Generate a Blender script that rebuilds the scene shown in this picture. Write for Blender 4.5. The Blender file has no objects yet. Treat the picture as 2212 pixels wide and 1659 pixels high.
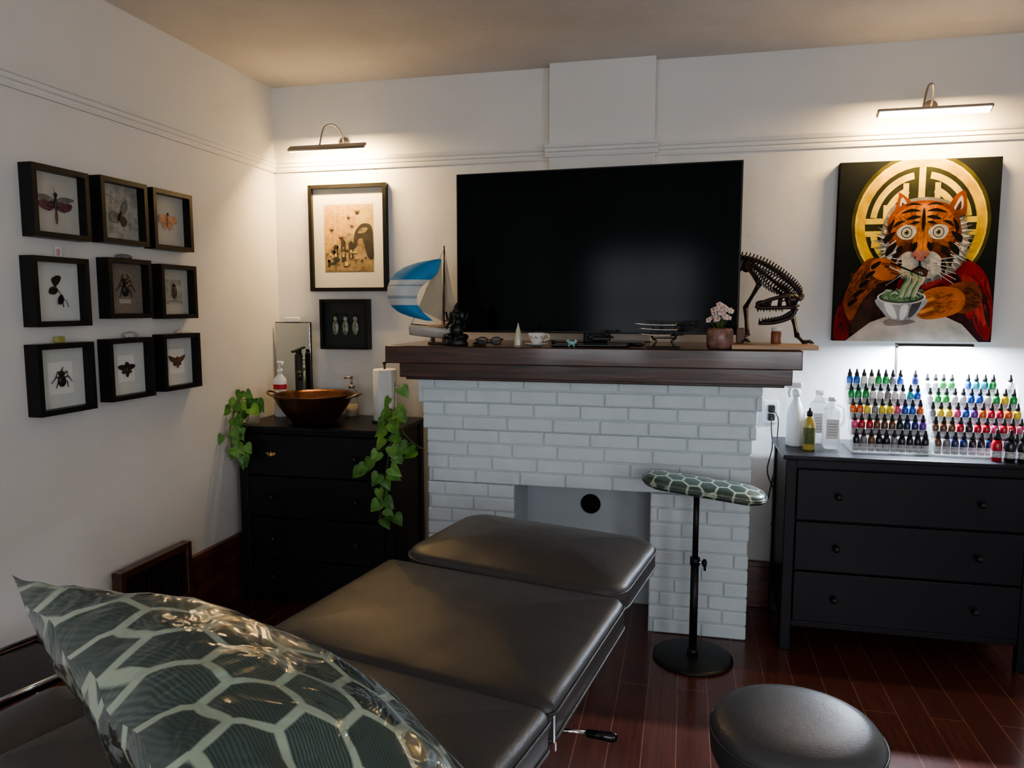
import bpy, bmesh, math, random
from mathutils import Vector, Matrix, Euler, noise
R = random.Random(7)
scene = bpy.context.scene
COL = scene.collection

# ------------------------------------------------------------------ materials
def nd(nt, t, **kw):
    n = nt.nodes.new(t)
    for k, v in kw.items(): setattr(n, k, v)
    return n
_mc = {}
def M(name, col, rough=.5, metal=0., bump=0., bscale=60., var=.12, vscale=6., emis=0., ecol=None,
      coat=0., trans=0., spec=.5, alpha=1., coatr=.05, stretch=(1,1,1), detail=3., ior=1.45, wave=0., wscale=3.):
    if name in _mc: return _mc[name]
    m = bpy.data.materials.new(name); m.use_nodes = True
    nt = m.node_tree; b = nt.nodes['Principled BSDF']
    tc = nd(nt, 'ShaderNodeTexCoord'); mp = nd(nt, 'ShaderNodeMapping'); mp.inputs['Scale'].default_value = stretch
    nt.links.new(tc.outputs['Object'], mp.inputs[0])
    no = nd(nt, 'ShaderNodeTexNoise'); no.inputs['Scale'].default_value = vscale; no.inputs['Detail'].default_value = detail
    nt.links.new(mp.outputs[0], no.inputs['Vector'])
    cr = nd(nt, 'ShaderNodeValToRGB')
    cr.color_ramp.elements[0].position = .3; cr.color_ramp.elements[1].position = .7
    cr.color_ramp.elements[0].color = [max(0, c*(1-var)) for c in col[:3]]+[1]
    cr.color_ramp.elements[1].color = [min(1, c*(1+var)) for c in col[:3]]+[1]
    nt.links.new(no.outputs['Fac'], cr.inputs[0]); nt.links.new(cr.outputs[0], b.inputs['Base Color'])
    b.inputs['Roughness'].default_value = rough; b.inputs['Metallic'].default_value = metal
    b.inputs['Specular IOR Level'].default_value = spec; b.inputs['IOR'].default_value = ior
    b.inputs['Coat Weight'].default_value = coat; b.inputs['Coat Roughness'].default_value = coatr
    b.inputs['Transmission Weight'].default_value = trans; b.inputs['Alpha'].default_value = alpha
    if emis:
        b.inputs['Emission Color'].default_value = list(ecol or col)[:3]+[1]; b.inputs['Emission Strength'].default_value = emis
    last = None
    if wave:
        n3 = nd(nt, 'ShaderNodeTexNoise'); n3.inputs['Scale'].default_value = wscale; n3.inputs['Detail'].default_value = 1.5
        nt.links.new(tc.outputs['Object'], n3.inputs['Vector'])
        bp = nd(nt, 'ShaderNodeBump'); bp.inputs['Strength'].default_value = 1; bp.inputs['Distance'].default_value = wave
        nt.links.new(n3.outputs['Fac'], bp.inputs['Height']); last = bp
    if bump:
        n2 = nd(nt, 'ShaderNodeTexNoise'); n2.inputs['Scale'].default_value = bscale; n2.inputs['Detail'].default_value = 4
        nt.links.new(mp.outputs[0], n2.inputs['Vector'])
        bp = nd(nt, 'ShaderNodeBump'); bp.inputs['Strength'].default_value = bump; bp.inputs['Distance'].default_value = .01
        nt.links.new(n2.outputs['Fac'], bp.inputs['Height'])
        if last: nt.links.new(last.outputs[0], bp.inputs['Normal'])
        last = bp
    if last: nt.links.new(last.outputs[0], b.inputs['Normal'])
    _mc[name] = m
    return m

def hexmat(name, scale, coord, cell, cell2, line, w=.43, coat=.6, rough=.3, bump=0., rot=0.):
    m = bpy.data.materials.new(name); m.use_nodes = True
    nt = m.node_tree; b = nt.nodes['Principled BSDF']; L = nt.links.new
    tc = nd(nt, 'ShaderNodeTexCoord'); mp = nd(nt, 'ShaderNodeMapping')
    mp.inputs['Scale'].default_value = (scale, scale, 0); mp.inputs['Rotation'].default_value = (0, 0, rot)
    L(tc.outputs[coord], mp.inputs[0])
    def vm(op, a, bb=None, c=None):
        n = nd(nt, 'ShaderNodeVectorMath', operation=op)
        for i, x in enumerate((a, bb, c)):
            if x is None: continue
            if isinstance(x, (tuple, list)): n.inputs[i].default_value = x
            else: L(x, n.inputs[i])
        return n
    h = (.5, .8660254, .5); mh = (-.5, -.8660254, -.5)
    a = vm('WRAP', mp.outputs[0], h, mh)
    p2 = vm('SUBTRACT', mp.outputs[0], (.5, .8660254, 0)); bq = vm('WRAP', p2.outputs[0], h, mh)
    la = vm('LENGTH', a.outputs[0]); lb = vm('LENGTH', bq.outputs[0])
    lt = nd(nt, 'ShaderNodeMath', operation='LESS_THAN'); L(la.outputs['Value'], lt.inputs[0]); L(lb.outputs['Value'], lt.inputs[1])
    mx = nd(nt, 'ShaderNodeMix', data_type='VECTOR'); L(lt.outputs[0], mx.inputs[0]); L(bq.outputs[0], mx.inputs[4]); L(a.outputs[0], mx.inputs[5])
    g = mx.outputs[1]
    ab = vm('ABSOLUTE', g); dt = vm('DOT_PRODUCT', ab.outputs[0], (.5, .8660254, 0))
    sx = nd(nt, 'ShaderNodeSeparateXYZ'); L(ab.outputs[0], sx.inputs[0])
    d = nd(nt, 'ShaderNodeMath', operation='MAXIMUM'); L(sx.outputs[0], d.inputs[0]); L(dt.outputs['Value'], d.inputs[1])
    ci = vm('SUBTRACT', mp.outputs[0], g)
    wn = nd(nt, 'ShaderNodeTexWhiteNoise'); 
    sn = vm('SNAP', ci.outputs[0], (.25, .25, .25)); L(sn.outputs[0], wn.inputs['Vector'])
    wv = nd(nt, 'ShaderNodeTexWave'); wv.inputs['Scale'].default_value = 5.5; wv.inputs['Distortion'].default_value = 1.5
    L(mp.outputs[0], wv.inputs['Vector'])
    fac = nd(nt, 'ShaderNodeMath', operation='MULTIPLY'); L(wn.outputs['Value'], fac.inputs[0]); L(wv.outputs['Fac'], fac.inputs[1])
    c1 = nd(nt, 'ShaderNodeMix', data_type='RGBA'); L(fac.outputs[0], c1.inputs[0])
    c1.inputs[6].default_value = (*cell, 1); c1.inputs[7].default_value = (*cell2, 1)
    gr = nd(nt, 'ShaderNodeMapRange'); gr.inputs[1].default_value = w-.015; gr.inputs[2].default_value = w+.015; L(d.outputs[0], gr.inputs[0])
    c2 = nd(nt, 'ShaderNodeMix', data_type='RGBA'); L(gr.outputs[0], c2.inputs[0]); L(c1.outputs[2], c2.inputs[6]); c2.inputs[7].default_value = (*line, 1)
    L(c2.outputs[2], b.inputs['Base Color'])
    b.inputs['Roughness'].default_value = rough; b.inputs['Coat Weight'].default_value = coat; b.inputs['Coat Roughness'].default_value = .05
    if bump:
        n2 = nd(nt, 'ShaderNodeTexNoise'); n2.inputs['Scale'].default_value = 9; n2.inputs['Detail'].default_value = 3; n2.inputs['Distortion'].default_value = 1.2
        L(tc.outputs['Object'], n2.inputs['Vector'])
        bp = nd(nt, 'ShaderNodeBump'); bp.inputs['Strength'].default_value = bump; bp.inputs['Distance'].default_value = .03
        L(n2.outputs['Fac'], bp.inputs['Height']); L(bp.outputs[0], b.inputs['Coat Normal']); 
        bp2 = nd(nt, 'ShaderNodeBump'); bp2.inputs['Strength'].default_value = bump*.4; bp2.inputs['Distance'].default_value = .03
        L(n2.outputs['Fac'], bp2.inputs['Height']); L(bp2.outputs[0], b.inputs['Normal'])
    return m

def floor_mat():
    m = bpy.data.materials.new('mahogany_floor_planks'); m.use_nodes = True
    nt = m.node_tree; b = nt.nodes['Principled BSDF']; L = nt.links.new
    tc = nd(nt, 'ShaderNodeTexCoord'); mp = nd(nt, 'ShaderNodeMapping'); mp.inputs['Rotation'].default_value = (0, 0, math.pi/2)
    L(tc.outputs['Object'], mp.inputs[0])
    br = nd(nt, 'ShaderNodeTexBrick'); br.offset = .37
    br.inputs['Scale'].default_value = 1; br.inputs['Brick Width'].default_value = 2.3; br.inputs['Row Height'].default_value = .125
    br.inputs['Mortar Size'].default_value = .0020; br.inputs['Mortar Smooth'].default_value = .3
    br.inputs['Color1'].default_value = (.115, .034, .022, 1); br.inputs['Color2'].default_value = (.085, .025, .017, 1); br.inputs['Mortar'].default_value = (.24, .12, .08, 1)
    L(mp.outputs[0], br.inputs['Vector'])
    m2 = nd(nt, 'ShaderNodeMapping'); m2.inputs['Scale'].default_value = (22, 1.2, 1); L(tc.outputs['Object'], m2.inputs[0])
    no = nd(nt, 'ShaderNodeTexNoise'); no.inputs['Scale'].default_value = 3; no.inputs['Detail'].default_value = 5; L(m2.outputs[0], no.inputs['Vector'])
    mr = nd(nt, 'ShaderNodeMapRange'); mr.inputs[3].default_value = .55; mr.inputs[4].default_value = 1.5; L(no.outputs['Fac'], mr.inputs[0])
    mx = nd(nt, 'ShaderNodeMix', data_type='RGBA', blend_type='MULTIPLY'); mx.inputs[0].default_value = 1
    L(br.outputs['Color'], mx.inputs[6]); L(mr.outputs[0], mx.inputs[7]); L(mx.outputs[2], b.inputs['Base Color'])
    b.inputs['Roughness'].default_value = .24; b.inputs['Coat Weight'].default_value = .4; b.inputs['Coat Roughness'].default_value = .12
    bp = nd(nt, 'ShaderNodeBump'); bp.inputs['Strength'].default_value = .12; bp.inputs['Distance'].default_value = .01; bp.invert = True
    L(br.outputs['Fac'], bp.inputs['Height']); L(bp.outputs[0], b.inputs['Normal'])
    return m

def wood(name, c1, c2, scale=3., stretch=(1, 12, 12), rough=.3, coat=.3):
    m = bpy.data.materials.new(name); m.use_nodes = True
    nt = m.node_tree; b = nt.nodes['Principled BSDF']; L = nt.links.new
    tc = nd(nt, 'ShaderNodeTexCoord'); mp = nd(nt, 'ShaderNodeMapping'); mp.inputs['Scale'].default_value = stretch; L(tc.outputs['Object'], mp.inputs[0])
    no = nd(nt, 'ShaderNodeTexNoise'); no.inputs['Scale'].default_value = scale; no.inputs['Detail'].default_value = 6; no.inputs['Distortion'].default_value = .8
    L(mp.outputs[0], no.inputs['Vector'])
    cr = nd(nt, 'ShaderNodeValToRGB'); cr.color_ramp.elements[0].position = .35; cr.color_ramp.elements[1].position = .68
    cr.color_ramp.elements[0].color = (*c1, 1); cr.color_ramp.elements[1].color = (*c2, 1)
    L(no.outputs['Fac'], cr.inputs[0]); L(cr.outputs[0], b.inputs['Base Color'])
    b.inputs['Roughness'].default_value = rough; b.inputs['Coat Weight'].default_value = coat; b.inputs['Coat Roughness'].default_value = .1
    bp = nd(nt, 'ShaderNodeBump'); bp.inputs['Strength'].default_value = .25; bp.inputs['Distance'].default_value = .004
    L(no.outputs['Fac'], bp.inputs['Height']); L(bp.outputs[0], b.inputs['Normal'])
    return m

# ------------------------------------------------------------------ mesh builder
def catmull(pts, n=5, closed=True):
    P = [Vector(p) for p in pts]; N = len(P); out = []
    rng = range(N) if closed else range(N-1)
    for i in rng:
        if closed: a, b, c, d = P[i-1], P[i], P[(i+1) % N], P[(i+2) % N]
        else: a, b, c, d = P[max(i-1, 0)], P[i], P[i+1], P[min(i+2, N-1)]
        for k in range(n):
            t = k/n
            out.append(.5*((2*b)+(c-a)*t+(2*a-5*b+4*c-d)*t*t+(3*b-3*c+d-a)*t**3))
    if not closed: out.append(P[-1])
    return out

class MB:
    def __init__(s): s.bm = bmesh.new(); s.mats = []
    def mi(s, m):
        if m not in s.mats: s.mats.append(m)
        return s.mats.index(m)
    def raw(s, verts, faces, m, smooth=True, mat=None):
        i = s.mi(m)
        vs = [s.bm.verts.new((mat @ Vector(v)) if mat else Vector(v)) for v in verts]
        for f in faces:
            try:
                fc = s.bm.faces.new([vs[k] for k in f]); fc.material_index = i; fc.smooth = smooth
            except ValueError: pass
        return vs
    def box(s, c, size, m, bevel=.003, rot=None, seg=2, smooth=False):
        t = bmesh.new(); bmesh.ops.create_cube(t, size=1)
        bmesh.ops.scale(t, vec=size, verts=t.verts)
        bv = min(bevel, min(size)*.45)
        if bv > 0: bmesh.ops.bevel(t, geom=t.edges[:], offset=bv, segments=seg, affect='EDGES', profile=.5)
        mt = Matrix.Translation(c)
        if rot: mt = mt @ Euler(rot).to_matrix().to_4x4()
        t.verts.index_update()
        s.raw([v.co.copy() for v in t.verts], [[v.index for v in f.verts] for f in t.faces], m, smooth, mt); t.free()
    def b2(s, lo, hi, m, bevel=.003, seg=2):
        lo, hi = Vector(lo), Vector(hi); s.box((lo+hi)/2, hi-lo, m, bevel, seg=seg)
    def loft(s, rings, m, smooth=True, cap=True, closed=True, mat=None):
        n = len(rings[0]); V = [p for r in rings for p in r]; F = []
        for i in range(len(rings)-1):
            for j in range(n if closed else n-1):
                k = (j+1) % n
                F.append((i*n+j, i*n+k, (i+1)*n+k, (i+1)*n+j))
        vs = s.raw(V, F, m, smooth, mat)
        if cap and closed:
            i = s.mi(m)
            for ring in (vs[:n][::-1], vs[-n:]):
                try:
                    f = s.bm.faces.new(ring); f.material_index = i; f.smooth = False
                except ValueError: pass
        return vs
    def lathe(s, prof, m, c=(0, 0, 0), seg=32, rot=None, scale=(1, 1, 1), smooth=True, cap=True):
        mt = Matrix.Translation(c)
        if rot: mt = mt @ Euler(rot).to_matrix().to_4x4()
        mt = mt @ Matrix.Diagonal((*scale, 1))
        s.loft([[(r*math.cos(2*math.pi*j/seg), r*math.sin(2*math.pi*j/seg), z) for j in range(seg)] for r, z in prof], m, smooth, cap, True, mt)
    def cyl(s, p0, p1, r0, m, r1=None, seg=20, smooth=True):
        s.tube([p0, p1], [r0, r0 if r1 is None else r1], m, seg, smooth)
    def tube(s, pts, r, m, seg=8, smooth=True, closed=False, cap=True):
        P = [Vector(p) for p in pts]; N = len(P)
        if not isinstance(r, (list, tuple)): r = [r]*N
        rings = []; up = None
        for i in range(N):
            if closed: t = P[(i+1) % N]-P[i-1]
            else: t = P[min(i+1, N-1)]-P[max(i-1, 0)]
            if t.length < 1e-9: t = Vector((0, 0, 1))
            t.normalize()
            if up is None:
                up = Vector((0, 0, 1)) if abs(t.z) < .9 else Vector((1, 0, 0))
            a = up-t*up.dot(t)
            if a.length < 1e-6: a = t.orthogonal()
            a.normalize(); up = a; b = t.cross(a)
            rings.append([P[i]+(a*math.cos(2*math.pi*j/seg)+b*math.sin(2*math.pi*j/seg))*r[i] for j in range(seg)])
        if closed: rings.append(rings[0]); s.loft(rings, m, smooth, False)
        else: s.loft(rings, m, smooth, cap)
    def ell(s, c, sz, m, rot=None, u=14, v=9, smooth=True):
        prof = [(max(1e-4, math.sin(math.pi*i/v)), -math.cos(math.pi*i/v)) for i in range(v+1)]
        s.lathe(prof, m, c, u, rot, sz, smooth)
    def face(s, pts, m, smooth=False): s.raw(pts, [list(range(len(pts)))], m, smooth)
    def prism(s, pts, vec, m, smooth=False):
        pts = [Vector(p) for p in pts]; vec = Vector(vec); n = len(pts)
        s.loft([pts, [p+vec for p in pts]], m, smooth, True)
    def cushion(s, w, l, t, m, rc=.05, crown=.015, mat=None, edge=.028, pipe=None, nseg=6, z0=0.):
        def outline(ins, z):
            W, Ln, r = w/2-ins, l/2-ins, max(rc-ins, .004)
            r = min(r, W*.98, Ln*.98); pts = []
            for cx, cy, a0 in ((W-r, Ln-r, 0), (-W+r, Ln-r, 90), (-W+r, -Ln+r, 180), (W-r, -Ln+r, 270)):
                for k in range(nseg+1):
                    a = math.radians(a0+90*k/nseg); pts.append((cx+r*math.cos(a), cy+r*math.sin(a), z))
            out = []
            for i in range(len(pts)):
                a, b = Vector(pts[i]), Vector(pts[(i+1) % len(pts)]); out.append(a)
                if (i+1) % (nseg+1) == 0:
                    for q in range(1, 6): out.append(a.lerp(b, q/6))
            return out
        e = edge; rings = [outline(e, z0), outline(e*.3, z0+e*.3), outline(0, z0+e), outline(0, z0+t-e), outline(e*.12, z0+t-e*.6), outline(e*.45, z0+t-e*.2), outline(e, z0+t)]
        mn = min(w, l)/2
        for q in (.12, .22, .35, .5, .7, .9):
            i = e+(mn-e)*q
            rings.append(outline(i, z0+t+crown*(1-(1-q)**2.2)))
        s.loft(rings, m, True, True, True, mat)
        if pipe:
            for zz in (z0+t-e*.9, z0+e*.9):
                pts = outline(-.001, zz)
                if mat: pts = [mat @ Vector(p) for p in pts]
                s.tube(pts, pipe, m, 6, True, closed=True)
    def done(s, name, parent=None, label=None, cat=None, loc=None, rotz=0., kind=None, group=None, recalc=True, rot=None):
        if recalc: bmesh.ops.recalc_face_normals(s.bm, faces=s.bm.faces)
        me = bpy.data.meshes.new(name); s.bm.to_mesh(me); s.bm.free()
        for m in s.mats: me.materials.append(m)
        o = bpy.data.objects.new(name, me); COL.objects.link(o)
        if parent: o.parent = parent
        if loc is not None: o.location = loc
        o.rotation_euler = rot if rot else (0, 0, rotz)
        if label: o['label'] = label
        if cat: o['category'] = cat
        if kind: o['kind'] = kind
        if group: o['group'] = group
        return o

def thing(name, label, cat, loc=(0, 0, 0), rotz=0., group=None, rot=None):
    o = bpy.data.objects.new(name, None); o.empty_display_size = .05; COL.objects.link(o)
    o.location = loc; o.rotation_euler = rot if rot else (0, 0, rotz); o['label'] = label; o['category'] = cat
    if group: o['group'] = group
    return o

# ------------------------------------------------------------------ palette
wallm = M('white_plaster_wall', (.69, .675, .65), .75, bump=.5, bscale=6, var=.03, vscale=2.5, spec=.3)
ceilm = M('ceiling_plaster', (.64, .61, .58), .85, bump=.35, bscale=14, var=.04, vscale=3, spec=.2)
trimm = M('white_trim_paint', (.68, .67, .65), .55, var=.02, spec=.3)
brickm = M('white_painted_brick', (.65, .72, .76), .5, bump=.4, bscale=16, var=.04, vscale=9)
mortm = M('white_painted_mortar', (.57, .635, .67), .6, bump=.3, bscale=40, var=.04)
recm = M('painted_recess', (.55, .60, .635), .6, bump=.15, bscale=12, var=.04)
blackhole = M('hole_shade_black', (.008, .008, .008), .9)  # flat black painted in for the shade inside openings
mahog = wood('dark_mahogany', (.026, .009, .005), (.095, .031, .015), 2.2, (1, 14, 14), .30, .4)
basem = wood('mahogany_baseboard', (.07, .018, .011), (.15, .045, .026), 2, (3, 3, 12), .35, .3)
lightwood = wood('light_wood', (.35, .20, .11), (.5, .32, .19), 3, (1, 10, 10), .5, 0)
blackpaint = M('black_brown_dresser_paint', (.010, .010, .014), .36, bump=.05, bscale=90, var=.25, vscale=4, spec=.4)
blackm = M('black_plastic', (.012, .012, .013), .4, var=.1)
blackg = M('gloss_black', (.008, .008, .009), .12, var=.1)
framem = M('black_frame_wood', (.010, .0095, .0095), .4, var=.2, vscale=20, spec=.35)
leather = M('black_leather', (.046, .043, .042), .42, bump=.10, bscale=260, var=.08, vscale=3, spec=.8, wave=.018, wscale=3.6)
leather2 = M('black_vinyl', (.052, .053, .058), .42, bump=.08, bscale=240, var=.08, spec=.95)
chrome = M('chrome', (.7, .7, .72), .15, 1., var=.03)
steel = M('brushed_nickel', (.42, .38, .34), .35, 1., var=.05)
bronze = M('aged_bronze', (.25, .18, .12), .4, 1., var=.2, vscale=20)
brass = M('brass', (.65, .45, .18), .3, 1., var=.1)
copper = M('hammered_copper', (.17, .08, .05), .36, .9, bump=.25, bscale=45, var=.3, vscale=12)
white = M('white_plastic', (.74, .75, .76), .35, var=.02)
paper = M('white_paper', (.74, .73, .70), .8, var=.02)
towelm = M('paper_towel', (.76, .76, .75), .95, bump=.5, bscale=90, var=.02)
red = M('red_label', (.5, .03, .04), .5)
glassm = M('clear_glass', (.85, .9, .9), .05, trans=.9, var=.01, alpha=.45, ior=1.3)
jugm = M('translucent_jug', (.75, .8, .84), .25, trans=.4, var=.02, alpha=.55)
acryl = M('clear_acrylic', (.85, .9, .95), .08, var=.01, alpha=.28, spec=.7)
bonem = M('dark_bone_brown', (.028, .014, .011), .32, var=.4, vscale=30)
soilm = M('soil', (.03, .02, .015), .9)
screenm = M('tv_screen', (.003, .005, .006), .14, var=.1, spec=.13)

# ------------------------------------------------------------------ room
XL, XR, YB, YF, HC = -2.465, 2.7, 4.17, -3.0, 2.96
def struct(mb, name): return mb.done(name, kind='structure')
b = MB(); b.b2((XL-.1, YF-.1, -.1), (XR+.1, YB+.1, 0), floor_mat(), 0); struct(b, 'floor')
b = MB(); b.b2((XL-.1, YF-.1, HC), (XR+.1, YB+.1, HC+.1), ceilm, 0); struct(b, 'ceiling')
b = MB(); b.b2((XL-.1, YF-.1, 0), (XL, YB+.1, HC), wallm, 0); struct(b, 'wall_left')
b = MB(); b.b2((XL, YB, 0), (XR, YB+.1, HC), wallm, 0); struct(b, 'wall_back')
def wall_holes(name, axis, pos0, pos1, a0, a1, holes):
    b = MB(); cur = a0
    def bx(u0, u1, z0, z1):
        if axis == 'y': b.b2((u0, pos0, z0), (u1, pos1, z1), wallm, 0)
        else: b.b2((pos0, u0, z0), (pos1, u1, z1), wallm, 0)
    for (u0, u1, z0, z1) in holes:
        bx(cur, u0, 0, HC); bx(u0, u1, 0, z0); bx(u0, u1, z1, HC); cur = u1
    bx(cur, a1, 0, HC); struct(b, name)
WF = [(-2.0, -.5, .9, 2.4), (.4, 1.9, .9, 2.4)]
WR = [(-1.9, -.3, .9, 2.4)]
wall_holes('wall_front', 'y', YF-.1, YF, XL, XR, WF)
wall_holes('wall_right', 'x', XR, XR+.1, YF-.1, YB+.1, WR)
wi = 1
for (u0, u1, z0, z1) in WF:
    b = MB()
    for x in (u0+.03, (u0+u1)/2, u1-.03): b.box((x, YF-.05, (z0+z1)/2), (.05, .05, z1-z0-.01), trimm)
    for z in (z0+.03, (z0+z1)/2, z1-.03): b.box(((u0+u1)/2, YF-.05, z), (u1-u0-.01, .045, .05), trimm)
    if wi == 1:
        for k in range(18): b.box(((u0+u1)/2, YF-.012, z0+.04+k*.084), (u1-u0-.04, .050, .003), trimm, 0, rot=(math.radians(38), 0, 0))
    struct(b, 'window_%d' % wi); wi += 1
for (u0, u1, z0, z1) in WR:
    b = MB()
    for y in (u0+.03, (u0+u1)/2, u1-.03): b.box((XR+.05, y, (z0+z1)/2), (.05, .05, z1-z0-.01), trimm)
    for z in (z0+.03, (z0+z1)/2, z1-.03): b.box((XR+.05, (u0+u1)/2, z), (.045, u1-u0-.01, .05), trimm)
    struct(b, 'window_%d' % wi); wi += 1
CX0, CX1, CY = -.752, -.185, 4.09
b = MB(); b.b2((CX0, CY, 1.466), (CX1, YB+.001, HC), wallm, .004); struct(b, 'wall_chimney')
def rail_prof(): return [(0, 2.462), (.012, 2.462), (.016, 2.474), (.016, 2.486), (.024, 2.49), (.024, 2.507), (.032, 2.511), (.036, 2.522), (.036, 2.532), (0, 2.538)]
b = MB(); b.loft([[(XL+d, y, z) for d, z in rail_prof()] for y in (YF, YB)], trimm, False); struct(b, 'trim_1')
for i, (x0, x1, yy) in enumerate(((XL, CX0, YB), (CX0-.02, CX1+.02, CY), (CX1, XR, YB))):
    b = MB(); b.loft([[(x, yy-d, z) for d, z in rail_prof()] for x in (x0, x1)], trimm, False); struct(b, 'trim_%d' % (i+2))
def baseb(name, lo, hi, capdir):
    b = MB(); b.b2(lo, hi, basem, .004)
    hi2 = Vector(hi); lo2 = Vector(lo); lo2.z = hi2.z-.02; hi2.z += .012
    if capdir == 'x': hi2.x += .008
    else: lo2.y -= .008
    b.b2(lo2, hi2, basem, .005); struct(b, name)
baseb('baseboard_left', (XL, YF, 0), (XL+.022, YB, .36), 'x')
baseb('baseboard_back', (.33, YB-.022, 0), (XR, YB, .25), 'y')

# ------------------------------------------------------------------ fireplace
fp = thing('fireplace', 'white painted brick fireplace with thick dark wooden mantel', 'fireplace', (-.505, 3.93, 0))
FO = Vector((-.505, 3.93, 0))
def rel(p, o=FO): return Vector(p)-o
FX0, FX1, FY = -1.333, .324, 3.70; OX0, OX1, OZ = -.858, -.154, .722
b = MB()
def fb(lo, hi, m, bev=.002): b.b2(rel(lo), rel(hi), m, bev)
MD = .0085
fb((FX0+.005, FY+MD, 0), (OX0-.005, 4.165, OZ), mortm); fb((OX1+.005, FY+MD, 0), (FX1-.005, 4.165, OZ), mortm)
fb((FX0+.005, FY+MD, OZ+.003), (FX1-.005, 4.165, 1.30), mortm)
fb((OX0-.006, 4.05, 0), (OX1+.006, 4.165, OZ+.002), recm)
fb((OX0-.012, FY+.012, 0), (OX0, 4.05, OZ+.004), recm, 0); fb((OX1, FY+.012, 0), (OX1+.012, 4.05, OZ+.004), recm, 0)
ch = 1.30/18; BL = .240
for c in range(18):
    z0, z1 = c*ch+.003, (c+1)*ch-.003
    ext, yo = (0, 0)
    if c >= 16: ext, yo = (.04, .03)
    elif c >= 14: ext, yo = (.018, .014)
    spans = [(FX0-ext, FX1+ext)] if c >= 10 else [(FX0, OX0), (OX1, FX1)]
    if ext: fb((FX0-ext+.005, FY-yo+MD, c*ch), (FX1+ext-.005, 4.165, (c+1)*ch), mortm, 0)
    for (s0, s1) in spans:
        off = (BL/2 if c % 2 else 0)+(.03*math.sin(c*2.3))
        x = FX0-ext-off
        while x < s1:
            a, e = max(x+.003, s0), min(x+BL-.003, s1)
            if e-a > .03:
                b.box(rel(((a+e)/2, FY-yo+.03+R.uniform(-.002, .002), (z0+z1)/2)), (e-a, .06, z1-z0), brickm, .007,
                      rot=(R.uniform(-.008, .008), R.uniform(-.010, .010), R.uniform(-.007, .007)), seg=3)
            x += BL
    for sx in (FX0-ext, FX1+ext):
        y = FY-yo+.06
        while y < 4.15:
            a, e = max(y+.003, FY-yo+.004), min(y+BL-.003, 4.16)
            if e-a > .03: b.box(rel((sx+(.030 if sx < 0 else -.030), (a+e)/2, (z0+z1)/2)), (.06, e-a, z1-z0), brickm, .006)
            y += BL
b.done('brick_surround', fp)
b = MB()
b.b2(rel((-1.405, 3.50, 1.300)), rel((.470, 4.165, 1.374)), mahog, .004)
b.b2(rel((-1.448, 3.42, 1.376)), rel((.500, 4.165, 1.462)), mahog, .005)
b.b2(rel((-1.395, 3.56, 1.283)), rel((.445, 3.62, 1.302)), mahog, .004)
b.done('mantel_shelf', fp, 'dark mahogany two-tier mantel shelf')
b = MB()
b.lathe([(.001, -.003), (.056, -.003), (.056, .001), (.001, .001)], blackhole, rel((-.497, 4.05, .556)), 36, rot=(math.pi/2, 0, 0))  # flat disc, the hole's darkness is only its black colour
b.lathe([(.056, -.004), (.061, -.004), (.061, .004), (.056, .004)], recm, rel((-.497, 4.05, .556)), 36, rot=(math.pi/2, 0, 0), cap=False)
b.done('flue_opening', fp, 'round black flue hole')

# ------------------------------------------------------------------ television
tv = thing('television', 'large flat black television standing on the mantel', 'television', (-.475, 3.80, 1.463), math.radians(-2.8))
b = MB(); b.box((0, .0, .468), (1.447, .03, .829), blackm, .004)
b.box((0, .035, .36), (.9, .06, .45), blackm, .02); b.done('housing', tv)
b = MB(); b.box((0, -.0155, .470), (1.431, .003, .811), screenm, .001); b.done('screen', tv, 'dark glossy blank screen')
b = MB(); b.box((.04, 0, .007), (.46, .17, .012), blackg, .005); b.box((.02, .02, .05), (.12, .05, .09), blackm, .01); b.done('stand', tv)

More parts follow.
